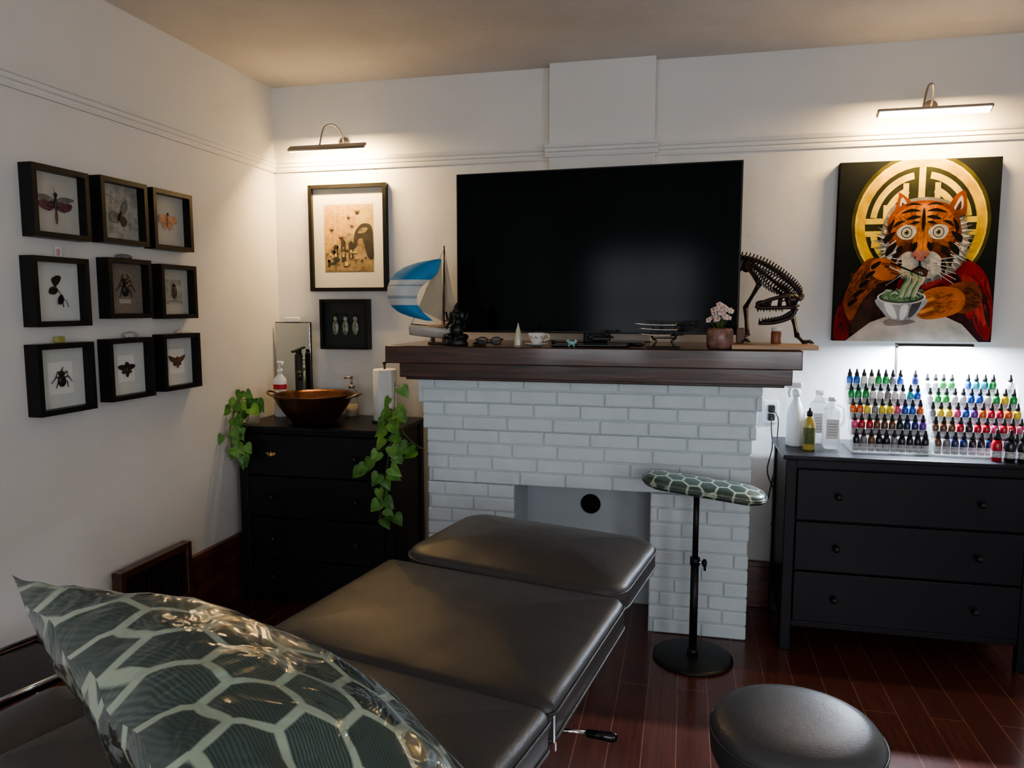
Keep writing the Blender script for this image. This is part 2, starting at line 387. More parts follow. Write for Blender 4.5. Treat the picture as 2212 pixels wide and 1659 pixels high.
# ------------------------------------------------------------------ dressers
def dresser(name_lbl, loc, W, D, H, rows, kx, kmat='black', top_t=.022):
    d = thing('dresser', name_lbl, 'dresser', loc)
    b = MB()
    b.box((0, -.008, H-top_t/2), (W+.03, D+.015, top_t), blackpaint, .005, seg=3)
    pw = .05
    for sx in (-1, 1):
        for sy in (-1, 1):
            x, y = sx*(W/2-pw/2), sy*(D/2-pw/2)
            b.box((x, y, (H-top_t)/2), (pw, pw, H-top_t-.001), blackpaint, .004)
    zb = rows[-1][0]-.03
    b.b2((-W/2+.01, -D/2+.014, zb), (-W/2+.03, D/2-.01, H-top_t), blackpaint, 0)
    b.b2((W/2-.03, -D/2+.014, zb), (W/2-.01, D/2-.01, H-top_t), blackpaint, 0)
    b.b2((-W/2+.03, -D/2+.03, zb), (W/2-.03, D/2-.012, H-top_t), blackpaint, 0)
    b.b2((-W/2+pw, -D/2+.012, rows[0][1]+.004), (W/2-pw, -D/2+.04, H-top_t), blackpaint, .001)
    b.b2((-W/2+pw, -D/2+.012, zb), (W/2-pw, -D/2+.04, rows[-1][0]-.003), blackpaint, .002)
    b.done('body', d)
    for ri, (z0, z1) in enumerate(rows):
        b = MB(); zc = (z0+z1)/2
        b.box((0, 0, 0), (W-2*pw-.008, .022, z1-z0-.005), blackpaint, .003)
        dr = b.done('drawer', d, loc=(0, -D/2+.010, zc))
        for sx in (-1, 1):
            b = MB()
            if kmat == 'bee' and ri == 0 and sx < 0:
                b.ell((0, -.018, 0), (.008, .008, .014), brass, rot=(0, .2, 0)); b.ell((0, -.018, .015), (.006, .006, .006), brass)
                for q in (-1, 1):
                    b.raw([(0, -.02, .008), (q*.026, -.019, .018), (q*.03, -.019, .008), (q*.012, -.02, -.004)], [(0, 1, 2, 3)], brass, False)
                    b.raw([(0, -.017, .008), (q*.026, -.016, .018), (q*.03, -.016, .008), (q*.012, -.017, -.004)], [(3, 2, 1, 0)], brass, False)
                b.cyl((0, -.01, 0), (0, -.018, 0), .004, brass)
                b.done('knob', dr, 'brass bee-shaped knob', loc=(sx*kx, 0, .0))
            else:
                b.lathe([(.007, .0), (.007, .012), (.013, .018), (.016, .024), (.013, .031), (.004, .033)], blackm, (0, -.011, 0), 18, rot=(math.pi/2, 0, 0))
                b.done('knob', dr, loc=(sx*kx, 0, .0))
    return d
dresser('black dresser with brass bee knob beside the fireplace, holding copper bowl', (-1.96, 3.865, 0), .91, .50, 1.0, [(.725, .955), (.490, .720), (.250, .485), (.065, .245)], .25, 'bee')
dresser('wide black dresser with round knobs, crowded with ink bottles', (1.01, 3.895, 0), 1.07, .50, .96, [(.648, .895), (.403, .643), (.150, .398)], .30)

# ------------------------------------------------------------------ framed pictures
def frame_mb(w, h, d, bw, m, mat_in=None):
    b = MB()
    for k in range(4):
        if k % 2 == 0:
            s = 1 if k == 0 else -1
            A = [(-w/2, s*h/2), (w/2, s*h/2), (w/2-bw, s*(h/2-bw)), (-w/2+bw, s*(h/2-bw))]
        else:
            s = 1 if k == 1 else -1
            A = [(s*w/2, -h/2), (s*w/2, h/2), (s*(w/2-bw), h/2-bw), (s*(w/2-bw), -h/2+bw)]
        b.prism([(x, 0, z) for x, z in A], (0, -d, 0), m)
    return b
def frame(root, w, h, d, bw, back, depth=.6, fm=None):
    b = frame_mb(w, h, d, bw, fm or framem); b.done('frame', root)
    b = MB(); b.b2((-w/2+bw*.8, -d*depth, -h/2+bw*.8), (w/2-bw*.8, -.001, h/2-bw*.8), back, 0); b.done('backing', root)
    return -d*depth

def wing(b, pts, y, m, mirror=True, cx=0, cz=0):
    for s in ((1, -1) if mirror else (1,)):
        P = catmull([(cx+s*x, 0, cz+z) for x, z in pts], 4)
        b.prism([(p.x, y, p.z) for p in P], (0, -.0012, 0), m)
ins_dark = M('insect_dark', (.02, .016, .014), .3, var=.3, vscale=60)
ins_brown = M('insect_brown', (.13, .07, .035), .45, var=.4, vscale=60)
ins_pink = M('insect_purple_wing', (.14, .05, .07), .5, var=.4, vscale=50)
ins_grey = M('insect_grey_wing', (.16, .16, .15), .6, var=.4, vscale=60)
ins_orng = M('insect_orange_wing', (.46, .25, .15), .5, var=.35, vscale=50)
back_w = M('frame_paper_white', (.60, .62, .59), .8, var=.03, vscale=20)
back_c = M('frame_paper_cream', (.50, .49, .44), .8, var=.04, vscale=20)
back_t = M('frame_cloth_tan', (.24, .20, .16), .9, var=.15, vscale=90)
back_sk = M('frame_paper_sketch', (.36, .35, .31), .8, var=.35, vscale=28, detail=8)
def legs(b, c, m, L=.03, n=3, y=-.01, thick=.0012, up=0.):
    for s in (-1, 1):
        for k in range(n):
            a = (k-(n-1)/2)*.75+up
            p0 = Vector((c[0]+s*.004, y, c[1]-k*.006+.006))
            p1 = p0+Vector((s*L*.55*math.cos(a), -.004, L*.5*math.sin(-a)+.006)); p2 = p1+Vector((s*L*.5*math.cos(a*1.6), .004, -L*.55))
            b.tube([p0, p1, p2], [thick, thick, thick*.5], m, 5)
def spec(kind, root, y):
    b = MB(); yy = y-.006
    if kind == 'hopper':
        wing(b, [(.004, .012), (.035, .03), (.085, .028), (.088, .018), (.04, .006)], y-.003, ins_grey)
        wing(b, [(.004, .006), (.04, .010), (.082, .004), (.07, -.02), (.03, -.03), (.006, -.015)], y-.002, ins_pink)
        b.ell((0, yy, .0), (.007, .005, .03), ins_dark); b.ell((0, yy, .034), (.007, .006, .01), ins_dark); b.ell((0, yy, -.05), (.005, .004, .03), ins_brown)
        legs(b, (0, -.01), ins_dark, .04, 2, yy); b.tube([(0, yy, .04), (-.01, yy, .06)], .0008, ins_dark, 4)
    elif kind == 'moth_sketch':
        for p in ([(.02, .03), (.05, .06), (.055, .03)], [(-.07, .07), (-.03, .06), (-.05, .03)]): b.tube([(x, y-.001, z) for x, z in p], .001, ins_grey, 4)
        wing(b, [(.002, .0), (.02, .05), (.045, .065), (.05, .03), (.03, .005)], y-.004, ins_grey, False, .0, -.01)
        wing(b, [(.0, .0), (-.03, .015), (-.055, .0), (-.05, -.03), (-.01, -.035)], y-.003, ins_grey, False, .0, -.01)
        wing(b, [(.0, -.01), (.03, -.005), (.045, -.03), (.02, -.05)], y-.003, ins_dark, False, .0, -.01)
        b.ell((0, yy, -.015), (.006, .005, .025), ins_dark, rot=(0, .5, 0))
    elif kind == 'moth_orange':
        wing(b, [(.002, .02), (.03, .028), (.058, .022), (.062, -.006), (.03, -.012), (.004, -.01)], y-.003, ins_orng)
        wing(b, [(.002, -.002), (.03, -.008), (.034, -.03), (.012, -.04)], y-.002, ins_orng)
        b.ell((0, yy, .0), (.008, .006, .028), ins_orng); b.ell((0, yy, .032), (.006, .005, .008), ins_brown)
    elif kind == 'leaf_insect':
        wing(b, [(0, .03), (.022, .05), (.03, .07), (.01, .075), (-.015, .06), (-.008, .04)], y-.004, ins_dark, False, -.005, -.01)
        wing(b, [(-.005, .03), (-.025, .025), (-.03, .005), (-.005, .0), (.012, .015)], y-.004, ins_dark, False, -.005, -.01)
        wing(b, [(.015, -.01), (.03, .0), (.04, -.02), (.025, -.04), (.01, -.03)], y-.004, ins_dark, False, -.005, -.01)
        b.tube([(-.01, yy, .03), (.02, yy, -.01), (.03, yy, -.06)], .0015, ins_dark, 5)
        b.tube([(.02, yy, -.02), (.045, yy, -.035), (.055, yy, -.06)], .001, ins_dark, 5); b.tube([(.02, yy, -.02), (.0, yy, -.05)], .001, ins_dark, 5)
    elif kind == 'stag':
        b.ell((0, yy, -.005), (.018, .01, .03), ins_dark); b.ell((0, yy, .03), (.013, .008, .012), ins_dark)
        for s in (-1, 1): b.tube([(s*.006, yy, .04), (s*.02, yy-.002, .05), (s*.012, yy, .066)], [.003, .0025, .001], ins_dark, 6)
        legs(b, (0, .01), ins_dark, .055, 3, yy, .002)
        b.box((0, y-.001, -.055), (.07, .002, .02), back_sk, 0)
    elif kind == 'card':
        b.box((0, y-.001, 0), (.12, .003, .12), back_sk, 0); b.ell((0, yy, .0), (.017, .008, .032), ins_brown); b.ell((0, yy, .03), (.01, .006, .01), ins_dark)
        b.box((0, y-.003, -.045), (.09, .001, .003), ins_grey, 0)
    elif kind == 'beetle':
        b.box((0, y-.0005, 0), (.12, .001, .13), paper, 0)
        b.ell((0, yy, -.01), (.018, .010, .026), ins_dark); b.ell((0, yy, .019), (.014, .008, .011), ins_dark); b.tube([(0, yy, .028), (.006, yy-.003, .045)], [.003, .001], ins_dark, 6)
        legs(b, (0, .0), ins_dark, .045, 3, yy, .0022)
    elif kind == 'cicada':
        b.box((0, y-.0005, 0), (.10, .001, .12), paper, 0)
        wing(b, [(.003, .012), (.03, .018), (.052, .012), (.045, .0), (.02, -.006)], y-.003, ins_dark)
        wing(b, [(.003, .0), (.025, -.006), (.03, -.02), (.01, -.022)], y-.003, ins_brown)
        b.ell((0, yy, -.01), (.009, .007, .03), ins_dark); b.ell((0, yy, .02), (.011, .007, .01), ins_dark)
    elif kind == 'hawk':
        b.box((0, y-.0005, 0), (.11, .001, .12), paper, 0)
        wing(b, [(.003, .014), (.03, .022), (.06, .03), (.05, .008), (.025, -.004)], y-.003, ins_brown)
        wing(b, [(.003, .0), (.025, -.002), (.028, -.018), (.01, -.02)], y-.003, ins_brown)
        b.ell((0, yy, -.004), (.008, .006, .03), ins_brown)
    b.done('specimen', root)
FR = [('hopper', 2.495, 2.058, .275, back_c, 'pink-winged grasshopper'), ('moth_sketch', 2.835, 2.065, .278, back_sk, 'grey moth over sketched paper'),
      ('moth_orange', 3.150, 2.062, .278, back_c, 'pale orange moth'),
      ('leaf_insect', 2.472, 1.712, .272, back_w, 'black leaf-like insects'), ('stag', 2.845, 1.733, .262, back_t, 'stag beetle on tan cloth'),
      ('card', 3.170, 1.725, .258, back_c, 'brown beetle mounted on a card'),
      ('beetle', 2.470, 1.369, .280, back_w, 'black horned beetle'), ('cicada', 2.830, 1.378, .272, back_w, 'dark winged cicada'), ('hawk', 3.170, 1.386, .272, back_w, 'small brown winged moth')]
for i, (k, y, z, sz, bk, nm) in enumerate(FR):
    r = thing('insect_shadow_box', 'square black shadow box frame showing %s' % nm, 'framed insect', (XL+.001, y, z), math.pi/2, 'insect shadow boxes on the wall')
    yy = frame(r, sz, sz, .062, .021, bk, .35, framem); spec(k, r, yy)
def rock(loc, sc, m, name, label, cat, seed):
    b = MB()
    t = bmesh.new(); bmesh.ops.create_icosphere(t, subdivisions=2, radius=1)
    for v in t.verts: v.co *= 1+.25*noise.noise(v.co*1.7+Vector((seed, 0, 0)))
    for v in t.verts: v.co = Vector((v.co.x*sc[0], v.co.y*sc[1], max(v.co.z, -.7)*sc[2]+.7*sc[2]))
    t.verts.index_update()
    b.raw([v.co.copy() for v in t.verts], [[v.index for v in f.verts] for f in t.faces], m, False); t.free()
    return b.done(name, None, label, cat, loc)
rock((XL+.03, 2.845, 1.865), (.02, .045, .012), M('grey_stone', (.12, .12, .13), .6, var=.6, vscale=60), 'mineral_specimen', 'small grey stone resting on black shadow box', 'stone', 3)
rock((XL+.03, 2.86, 1.515), (.02, .04, .016), M('pale_stone', (.35, .35, .35), .6, var=.4, vscale=60), 'mineral_specimen', 'rough pale grey stone resting on black shadow box', 'stone', 9)
rock((XL+.03, 3.19, 1.523), (.015, .018, .009), M('pink_stone', (.6, .45, .4), .6), 'mineral_specimen', 'tiny pinkish stone resting on black shadow box', 'stone', 12)
b = MB(); b.box((0, 0, .02), (.02, .018, .04), acryl, .002); b.ell((0, 0, .02), (.006, .006, .014), red); b.done('resin_block', None, 'small clear resin block holding a red beetle', 'ornament', (XL+.03, 2.49, 1.85))
b = MB(); b.box((0, 0, .012), (.02, .036, .024), M('yellow_resin', (.5, .45, .12), .2, alpha=.7), .003); b.ell((0, 0, .018), (.006, .012, .006), ins_brown); b.done('resin_block', None, 'small yellow resin block holding an insect', 'ornament', (XL+.03, 2.47, 1.511))

# bee print
bp_ = thing('framed_print', 'black framed honeycomb and bee print with cream mat', 'framed picture', (-1.978, YB-.001, 2.060))
b = frame_mb(.50, .63, .035, .022, framem); b.done('frame', bp_)
b = MB(); b.b2((-.235, -.012, -.30), (.235, -.001, .30), M('cream_mat_board', (.62, .59, .52), .8, var=.02), 0); b.done('mat_board', bp_)
ggold = M('print_gold', (.44, .31, .11), .7, var=.25, vscale=10)
pdark = M('print_black', (.035, .03, .025), .7, var=.3, vscale=30); pgrey = M('print_grey', (.24, .17, .09), .7, var=.5, vscale=30)
y0 = -.0125
b2_ = MB(); b2_.face([(-.16, y0, -.2), (.16, y0, -.2), (.16, y0, .2), (-.16, y0, .2)], ggold)
def fl(pts, m, l, sm=True, n=4):
    P = catmull([(x, 0, z) for x, z in pts], n) if sm else [Vector((x, 0, z)) for x, z in pts]
    b2_.face([(p.x, y0-.0004*l, p.z) for p in P], m)
hx1 = M('print_hex', (.56, .41, .18), .7, var=.2, vscale=40); hx2 = M('print_hex_in', (.46, .25, .075), .7, var=.15, vscale=40)
for i in range(-4, 5):
    for j in range(9):
        x = -.137+j*.034; z = .178-(i+4)*.0395-(.0197 if j % 2 else 0)
        if x+abs(z-.2)*.75 < .10+.03*(j % 2) and z > -.17 and x+.021 < .16:
            fl([(x+.022*math.cos(math.radians(60*k)), z+.022*math.sin(math.radians(60*k))) for k in range(6)], hx1, 1, False)
            fl([(x+.0185*math.cos(math.radians(60*k)), z+.0185*math.sin(math.radians(60*k))) for k in range(6)], hx2, 2, False)
fl([(-.155, -.195), (-.155, -.09), (-.11, -.05), (-.06, -.02), (.0, .03), (.05, .02), (.10, -.02), (.155, -.05), (.155, -.195)], pgrey, 3, False)
fl([(.03, -.06), (.035, .01), (.05, .05), (.085, .082), (.13, .082), (.152, .055), (.156, -.02), (.156, -.12), (.12, -.11), (.10, -.04), (.085, .0), (.06, -.01), (.05, -.05)], pdark, 4)
fl([(.06, .03), (.09, .06), (.125, .055), (.10, .03)], pgrey, 5)
rp = random.Random(8)
for k in range(26):
    x = -.145+.29*rp.random(); z = -.185+.13*rp.random(); w_ = .008+.03*rp.random(); h_ = .006+.022*rp.random()
    fl([(x, z), (x+.003, z+h_), (min(.157, x+w_), z+h_*.8), (min(.157, x+w_*.9), z)], (pdark, pdark, ggold, pgrey)[k % 4], 5+(k % 4), False)
for (x0, x1, z0, z1) in ((-.10, -.07, -.14, -.05), (-.05, -.02, -.14, -.02), (.0, .03, -.12, -.03)):
    fl([(x0, z0), (x0, z1), ((x0+x1)/2, z1+.016), (x1, z1), (x1, z0)], pdark, 5, False)
    fl([(x0+.006, z0+.03), (x0+.006, z0+.05), (x1-.008, z0+.052), (x1-.008, z0+.03)], ggold, 6, False)
for (x, z, s) in ((.055, .15, 1), (.0, .12, .8), (-.11, .05, .9), (-.05, .0, 1), (.02, .07, .7)):
    fl([(x-.012*s, z), (x, z+.006*s), (x+.014*s, z), (x, z-.006*s)], pdark, 9)
    fl([(x, z), (x-.016*s, z+.016*s), (x-.004*s, z+.018*s)], pgrey, 9); fl([(x, z), (x+.010*s, z+.018*s), (x+.018*s, z+.010*s)], pgrey, 9)
b2_.done('print', bp_)
sf = thing('insect_shadow_box', 'black shadow box with three pale beetles on dark backing', 'framed insect', (-2.003, YB-.001, 1.547))
yy = frame(sf, .31, .30, .06, .016, M('dark_slate_backing', (.02, .024, .024), .6), .4)
b = MB(); bm_ = M('pale_green_beetle', (.25, .28, .22), .4, var=.5, vscale=50)
for x in (-.065, 0, .065):
    b.ell((x, yy-.008, -.02), (.021, .01, .045), bm_); b.ell((x, yy-.008, .033), (.015, .009, .016), bm_); b.ell((x, yy-.008, .056), (.008, .007, .010), ins_dark)
    b.box((x, yy-.017, -.02), (.0015, .004, .07), ins_dark, 0); legs(b, (x, .01), ins_dark, .03, 3, yy-.005, .0015)
b.done('specimen', sf)

# tiger painting -------------------------------------------------------------
tp = thing('painting', 'painting of a robed tiger eating noodles before golden medallion', 'painting', (1.107, YB-.002, 1.928))
PW, PH, PD = .735, .90, .045
b = MB(); b.box((0, -PD/2, 0), (PW, PD, PH), M('canvas_dark_edge', (.008, .010, .010), .8, var=.3, spec=.15), .003); b.done('canvas', tp)
b = MB()
def pc(n, c, v=.35, s=14): return M('paint_'+n, c, .8, var=v, vscale=s, detail=6, spec=.12)
def uv(px, py): return ((px-1803)/347.-.5)*PW, (.5-(py-346)/388.)*PH
LY = [0]
def pt(pts, m, sm=True, n=4):
    LY[0] += 1
    Q = [uv(*p) for p in pts]
    P = catmull([(x, 0, z) for x, z in Q], n) if sm else [Vector((x, 0, z)) for x, z in Q]
    P = [Vector((max(-PW/2+.001, min(PW/2-.001, p.x)), 0, max(-PH/2+.001, min(PH/2-.001, p.z)))) for p in P]
    b.face([(p.x, -PD-.0008-.000022*LY[0], p.z) for p in P], m)
def circ(cx, cy, rx, ry, m, n=40): pt([(cx+rx*math.cos(2*math.pi*k/n), cy+ry*math.sin(2*math.pi*k/n)) for k in range(n)], m, False)
def arc(cx, cy, r0, r1, a0, a1, m, n=20):
    P = [(cx+r1*math.cos(math.radians(a0+(a1-a0)*k/n)), cy-r1*math.sin(math.radians(a0+(a1-a0)*k/n))) for k in range(n+1)]
    P += [(cx+r0*math.cos(math.radians(a1-(a1-a0)*k/n)), cy-r0*math.sin(math.radians(a1-(a1-a0)*k/n))) for k in range(n+1)]
    pt(P, m, False)
gold1 = pc('gold', (.58, .36, .02)); gold2 = pc('bright_gold', (.66, .47, .07)); bgd = pc('inner_dark', (.022, .024, .012)); glow = pc('glow', (.055, .05, .012))
CCX, CCY = 1984, 481
circ(CCX, CCY, 150, 150, glow); circ(CCX, CCY, 142, 142, gold2); circ(CCX, CCY, 138, 138, gold1); circ(CCX, CCY, 120, 120, bgd)
for (r0, r1, a0, a1) in ((96, 110, 100, 172), (96, 110, 188, 262), (96, 110, 8, 80), (96, 110, -80, -8), (70, 84, 112, 165), (70, 84, 15, 68), (46, 58, 120, 160), (46, 58, 20, 60), (70, 84, 195, 250), (70, 84, -70, -15)):
    arc(CCX, CCY, r0, r1, a0, a1, gold2)
def bar(x0, y0, x1, y1, m): pt([(x0, y0), (x1, y0), (x1, y1), (x0, y1)], m, False)
for (x0, y0, x1, y1) in ((1977, 362, 1991, 440), (1944, 395, 1956, 440), (2012, 395, 2024, 440), (1865, 468, 1925, 480), (1865, 495, 1925, 507), (2045, 468, 2105, 480), (2045, 495, 2105, 507), (1903, 440, 1915, 470), (2054, 440, 2066, 470), (1880, 520, 1920, 531), (2050, 520, 2090, 531)):
    bar(x0, y0, x1, y1, gold2)
org = pc('tiger_orange', (.38, .11, .022)); orgd = pc('tiger_rust', (.17, .045, .015), .5); wht = pc('fur_white', (.42, .39, .34), .3, 22); wht2 = pc('fur_highlight', (.58, .55, .49), .2); blk = pc('stripe_black', (.010, .008, .008)); redp = pc('robe_red', (.22, .013, .013), .5, 6); redd = pc('robe_dark', (.035, .009, .009), .6); brn = pc('sleeve_brown', (.05, .02, .013), .6)
brt = pc('tiger_bright', (.50, .19, .05)); rlt = pc('robe_light', (.38, .04, .033)); fgr = pc('fur_grey', (.18, .165, .145), .4)
RR = random.Random(3)
def strokes(cx, cy, rx, ry, n, m, L_=16, w_=2.2, dirf=None):
    for _ in range(n):
        a = RR.uniform(0, 6.283); q = math.sqrt(RR.random()); x, y = cx+rx*q*math.cos(a), cy+ry*q*math.sin(a)
        d = dirf(x, y) if dirf else math.atan2(y-500, x-1990)
        dx, dy = math.cos(d), math.sin(d)
        pt([(x-dy*w_/2, y+dx*w_/2), (x+dx*L_*RR.uniform(.6, 1.1), y+dy*L_), (x+dy*w_/2, y-dx*w_/2)], m, False)
pt([(1804, 733), (1808, 668), (1840, 610), (1900, 570), (1990, 590), (2075, 555), (2120, 585), (2146, 650), (2148, 733)], redd)
pt([(1806, 728), (1810, 670), (1838, 620), (1868, 600), (1850, 640), (1842, 690), (1835, 730)], redp)
pt([(2040, 575), (2095, 562), (2130, 592), (2147, 650), (2146, 725), (2128, 722), (2095, 680), (2060, 640), (2040, 610)], redp)
pt([(2080, 590), (2115, 610), (2138, 680), (2128, 700), (2105, 660), (2085, 625)], rlt)
pt([(2120, 625), (2140, 650), (2146, 700), (2136, 690)], redd); pt([(2060, 585), (2078, 600), (2100, 650), (2085, 650), (2062, 615)], redd)
strokes(2110, 650, 30, 60, 60, redd, 26, 2.5, lambda x, y: 1.2); strokes(2115, 640, 26, 50, 40, rlt, 20, 2., lambda x, y: 1.2); strokes(1835, 670, 22, 50, 50, redd, 22, 2.5, lambda x, y: 1.9)
pt([(1945, 600), (2000, 585), (2055, 560), (2050, 600), (2030, 612), (1990, 632), (1950, 636)], redp)
pt([(2005, 596), (2045, 575), (2030, 606), (1995, 622)], rlt)
pt([(1845, 640), (1880, 610), (1915, 622), (1905, 680), (1880, 710), (1845, 716)], brn)
pt([(1832, 734), (1885, 693), (1930, 676), (2040, 676), (2085, 696), (2122, 734)], pc('table_beige', (.42, .35, .29), .2), False)
pt([(1915, 690), (1945, 682), (1985, 690), (1960, 698), (1925, 700)], pc('table_shadow', (.20, .15, .12), .3))
pt([(1900, 520), (1906, 475), (1928, 440), (1990, 425), (2050, 438), (2078, 470), (2088, 530), (2072, 575), (2030, 598), (1985, 610), (1942, 592), (1910, 562)], fgr)
for k in range(84):
    a = math.radians(-50+k*(280/83)); x, y = 1993+(76+8*(k % 3))*math.cos(a), 517+(68+7*(k % 2))*math.sin(a)
    pt([(x-2.5*math.sin(a), y+2.5*math.cos(a)), (x+(15+9*RR.random())*math.cos(a+.15), y+(15+9*RR.random())*math.sin(a+.15)), (x+2.5*math.sin(a), y-2.5*math.cos(a))], (wht, wht2, fgr)[k % 3], False)
for (cx, s) in ((1948, -1), (2062, 1)):
    pt([(cx-20, 462), (cx-12+s*2, 428), (cx+s*12, 414), (cx+18, 440), (cx+14, 466)], orgd); pt([(cx-10, 455), (cx+s*6, 424), (cx+10, 450)], wht); pt([(cx-5, 455), (cx+s*5, 435), (cx+6, 452)], brn)
pt([(1912, 500), (1918, 462), (1945, 440), (1990, 432), (2038, 440), (2064, 465), (2072, 510), (2060, 552), (2020, 556), (1985, 548), (1950, 556), (1920, 542)], orgd)
pt([(1922, 495), (1930, 465), (1955, 446), (1990, 438), (2030, 446), (2054, 468), (2060, 500), (2048, 530), (2015, 520), (1990, 528), (1962, 520), (1934, 528)], org)
strokes(1990, 495, 68, 50, 160, org, 15); strokes(1990, 480, 55, 34, 80, brt, 12); strokes(1990, 500, 72, 55, 90, orgd, 12)
pt([(1976, 450), (2004, 450), (2010, 520), (2003, 545), (1975, 545), (1968, 520)], brt)
strokes(1989, 500, 14, 44, 50, org, 14, 1.8, lambda x, y: 1.57)
pt([(1938, 580), (1938, 556), (1960, 540), (1985, 548), (2010, 540), (2032, 556), (2032, 585), (2006, 598), (1985, 590), (1962, 598)], wht)
strokes(1960, 568, 24, 20, 50, wht2, 12, dirf=lambda x, y: 2.4); strokes(2012, 568, 24, 20, 50, wht2, 12, dirf=lambda x, y: .7); strokes(1986, 572, 46, 18, 40, fgr, 9, 1.4, dirf=lambda x, y: 1.5)
strokes(1925, 535, 14, 30, 40, wht2, 18, dirf=lambda x, y: 2.6); strokes(2062, 535, 14, 30, 40, wht2, 18, dirf=lambda x, y: .5)
for s, cx in ((-1, 1954), (1, 2022)):
    pt([(cx-22, 499), (cx-8, 485), (cx+14, 486), (cx+21, 499), (cx+10, 514), (cx-11, 513)], wht)
    circ(cx, 500, 12.2, 11.8, blk, 20); circ(cx, 500, 10.4, 10, pc('eye', (.42, .39, .31), .05), 20); circ(cx, 500, 6, 6, pc('iris', (.13, .15, .10)), 16); circ(cx, 500, 3.2, 3.2, blk, 12); circ(cx-3, 497, 1.4, 1.4, wht2, 8)
pt([(1967, 543), (1986, 537), (2005, 543), (1998, 555), (1986, 561), (1974, 555)], pc('nose', (.34, .14, .11)))
pt([(1972, 553), (1978, 551), (1976, 556)], blk, False); pt([(2000, 553), (1994, 551), (1996, 556)], blk, False)
pt([(1984, 560), (1988, 560), (1988, 571), (2007, 582), (2003, 585), (1986, 577), (1968, 585), (1965, 582), (1984, 571)], blk, False)
pt([(1968, 583), (1986, 578), (2004, 583), (1998, 600), (1986, 606), (1974, 600)], brn); pt([(1972, 596), (1986, 590), (2000, 596), (1994, 610), (1986, 614), (1976, 610)], wht)
for s in (-1, 1):
    c = 1989
    for q in ([(5, 443), (24, 437), (42, 444), (24, 442)], [(7, 455), (28, 450), (50, 460), (28, 457)], [(6, 467), (22, 464), (38, 473), (20, 472)], [(8, 478), (18, 476), (28, 482), (16, 482)], [(1, 448), (4, 475), (1, 500), (-1, 470)],
              [(62, 470), (76, 488), (72, 502), (66, 488)], [(60, 498), (82, 508), (82, 523), (68, 514)], [(56, 520), (76, 532), (78, 550), (62, 538)], [(52, 540), (66, 556), (62, 574), (54, 558)], [(44, 556), (54, 572), (48, 588), (42, 572)],
              [(12, 520), (24, 528), (19, 541), (11, 532)], [(40, 476), (56, 477), (66, 490), (52, 483)], [(44, 528), (56, 536), (50, 548), (42, 538)]):
        pt([(c+s*x, y) for x, y in q], blk)
    for k in range(6): pt([(c+s*18, 560+3*k), (c+s*(75), 552+12*k), (c+s*75, 553.2+12*k), (c+s*18, 561.5+3*k)], wht2, False)
pt([(1822, 650), (1838, 600), (1872, 556), (1912, 558), (1938, 580), (1930, 600), (1892, 612), (1862, 650), (1840, 690)], orgd)
strokes(1865, 605, 34, 40, 80, brn, 16, dirf=lambda x, y: 2.3); strokes(1865, 600, 30, 38, 50, org, 12, 1.6, dirf=lambda x, y: 2.3)
pt([(1880, 562), (1905, 553), (1936, 566), (1944, 582), (1928, 600), (1898, 600), (1880, 585)], org)
for k in range(4): pt([(1902+7*k, 562+7*k), (1932+3*k, 566+7*k), (1935+3*k, 573+6*k), (1902+7*k, 568+6*k)], (orgd, brn)[k % 2], False)
for k in range(5): pt([(1832+12*k, 650-20*k), (1850+12*k, 640-20*k), (1852+12*k, 646-20*k), (1836+12*k, 658-20*k)], blk)
pt([(2045, 618), (2100, 606), (2122, 640), (2102, 668), (2065, 668)], orgd); strokes(2085, 640, 30, 24, 50, brn, 14, dirf=lambda x, y: .2)
pt([(1978, 660), (1992, 632), (2026, 616), (2068, 620), (2086, 640), (2078, 666), (2040, 682), (1995, 684)], org)
strokes(2035, 648, 36, 24, 60, orgd, 14, dirf=lambda x, y: 3.0)
for k in range(4): pt([(1976+5*k, 650+9*k), (2018, 636+11*k), (2022, 643+11*k), (1984+4*k, 658+8*k)], (brt, orgd)[k % 2], False)
silv = pc('bowl_silver', (.30, .31, .31)); grn = pc('noodle_green', (.10, .19, .09), .5, 40)
pt([(1897, 640), (2002, 640), (1990, 668), (1970, 686), (1930, 686), (1908, 668)], silv)
pt([(1912, 652), (1930, 655), (1942, 683), (1926, 678)], pc('bowl_light', (.62, .62, .60), .1)); pt([(1950, 658), (1966, 656), (1958, 684), (1948, 684)], pc('bowl_light', (.62, .62, .60), .1)); pt([(1975, 650), (1994, 646), (1982, 672), (1966, 682)], pc('bowl_shadow', (.06, .06, .07)))
circ(1949, 638, 53, 16, pc('bowl_rim', (.5, .5, .48)), 30); circ(1949, 638, 49, 13, pc('bowl_inner', (.05, .06, .05)), 30); circ(1949, 635, 44, 12, grn, 26)
nl = pc('noodle_light', (.26, .36, .20))
for k in range(34):
    x, y = 1908+RR.random()*72, 624+RR.random()*18; w_ = 8+RR.random()*12
    pt([(x, y), (x+w_/2, y-5), (x+w_, y), (x+w_, y+2.2), (x+w_/2, y-2), (x, y+2.2)], [wht, nl, blk, grn][k % 4])
for k in range(9):
    x = 1952+4.5*k; pt([(x, 585), (x+4, 600), (x-6, 618), (x-12, 636), (x-9, 637), (x-2, 619), (x+7, 600), (x+3, 585)], [grn, nl, wht][k % 3])
pt([(1922, 562), (1996, 592), (1995, 595), (1921, 566)], blk, False); pt([(1920, 570), (1990, 602), (1989, 605), (1919, 574)], pc('chopstick', (.4, .32, .2)), False)
b.done('painted_image', tp)

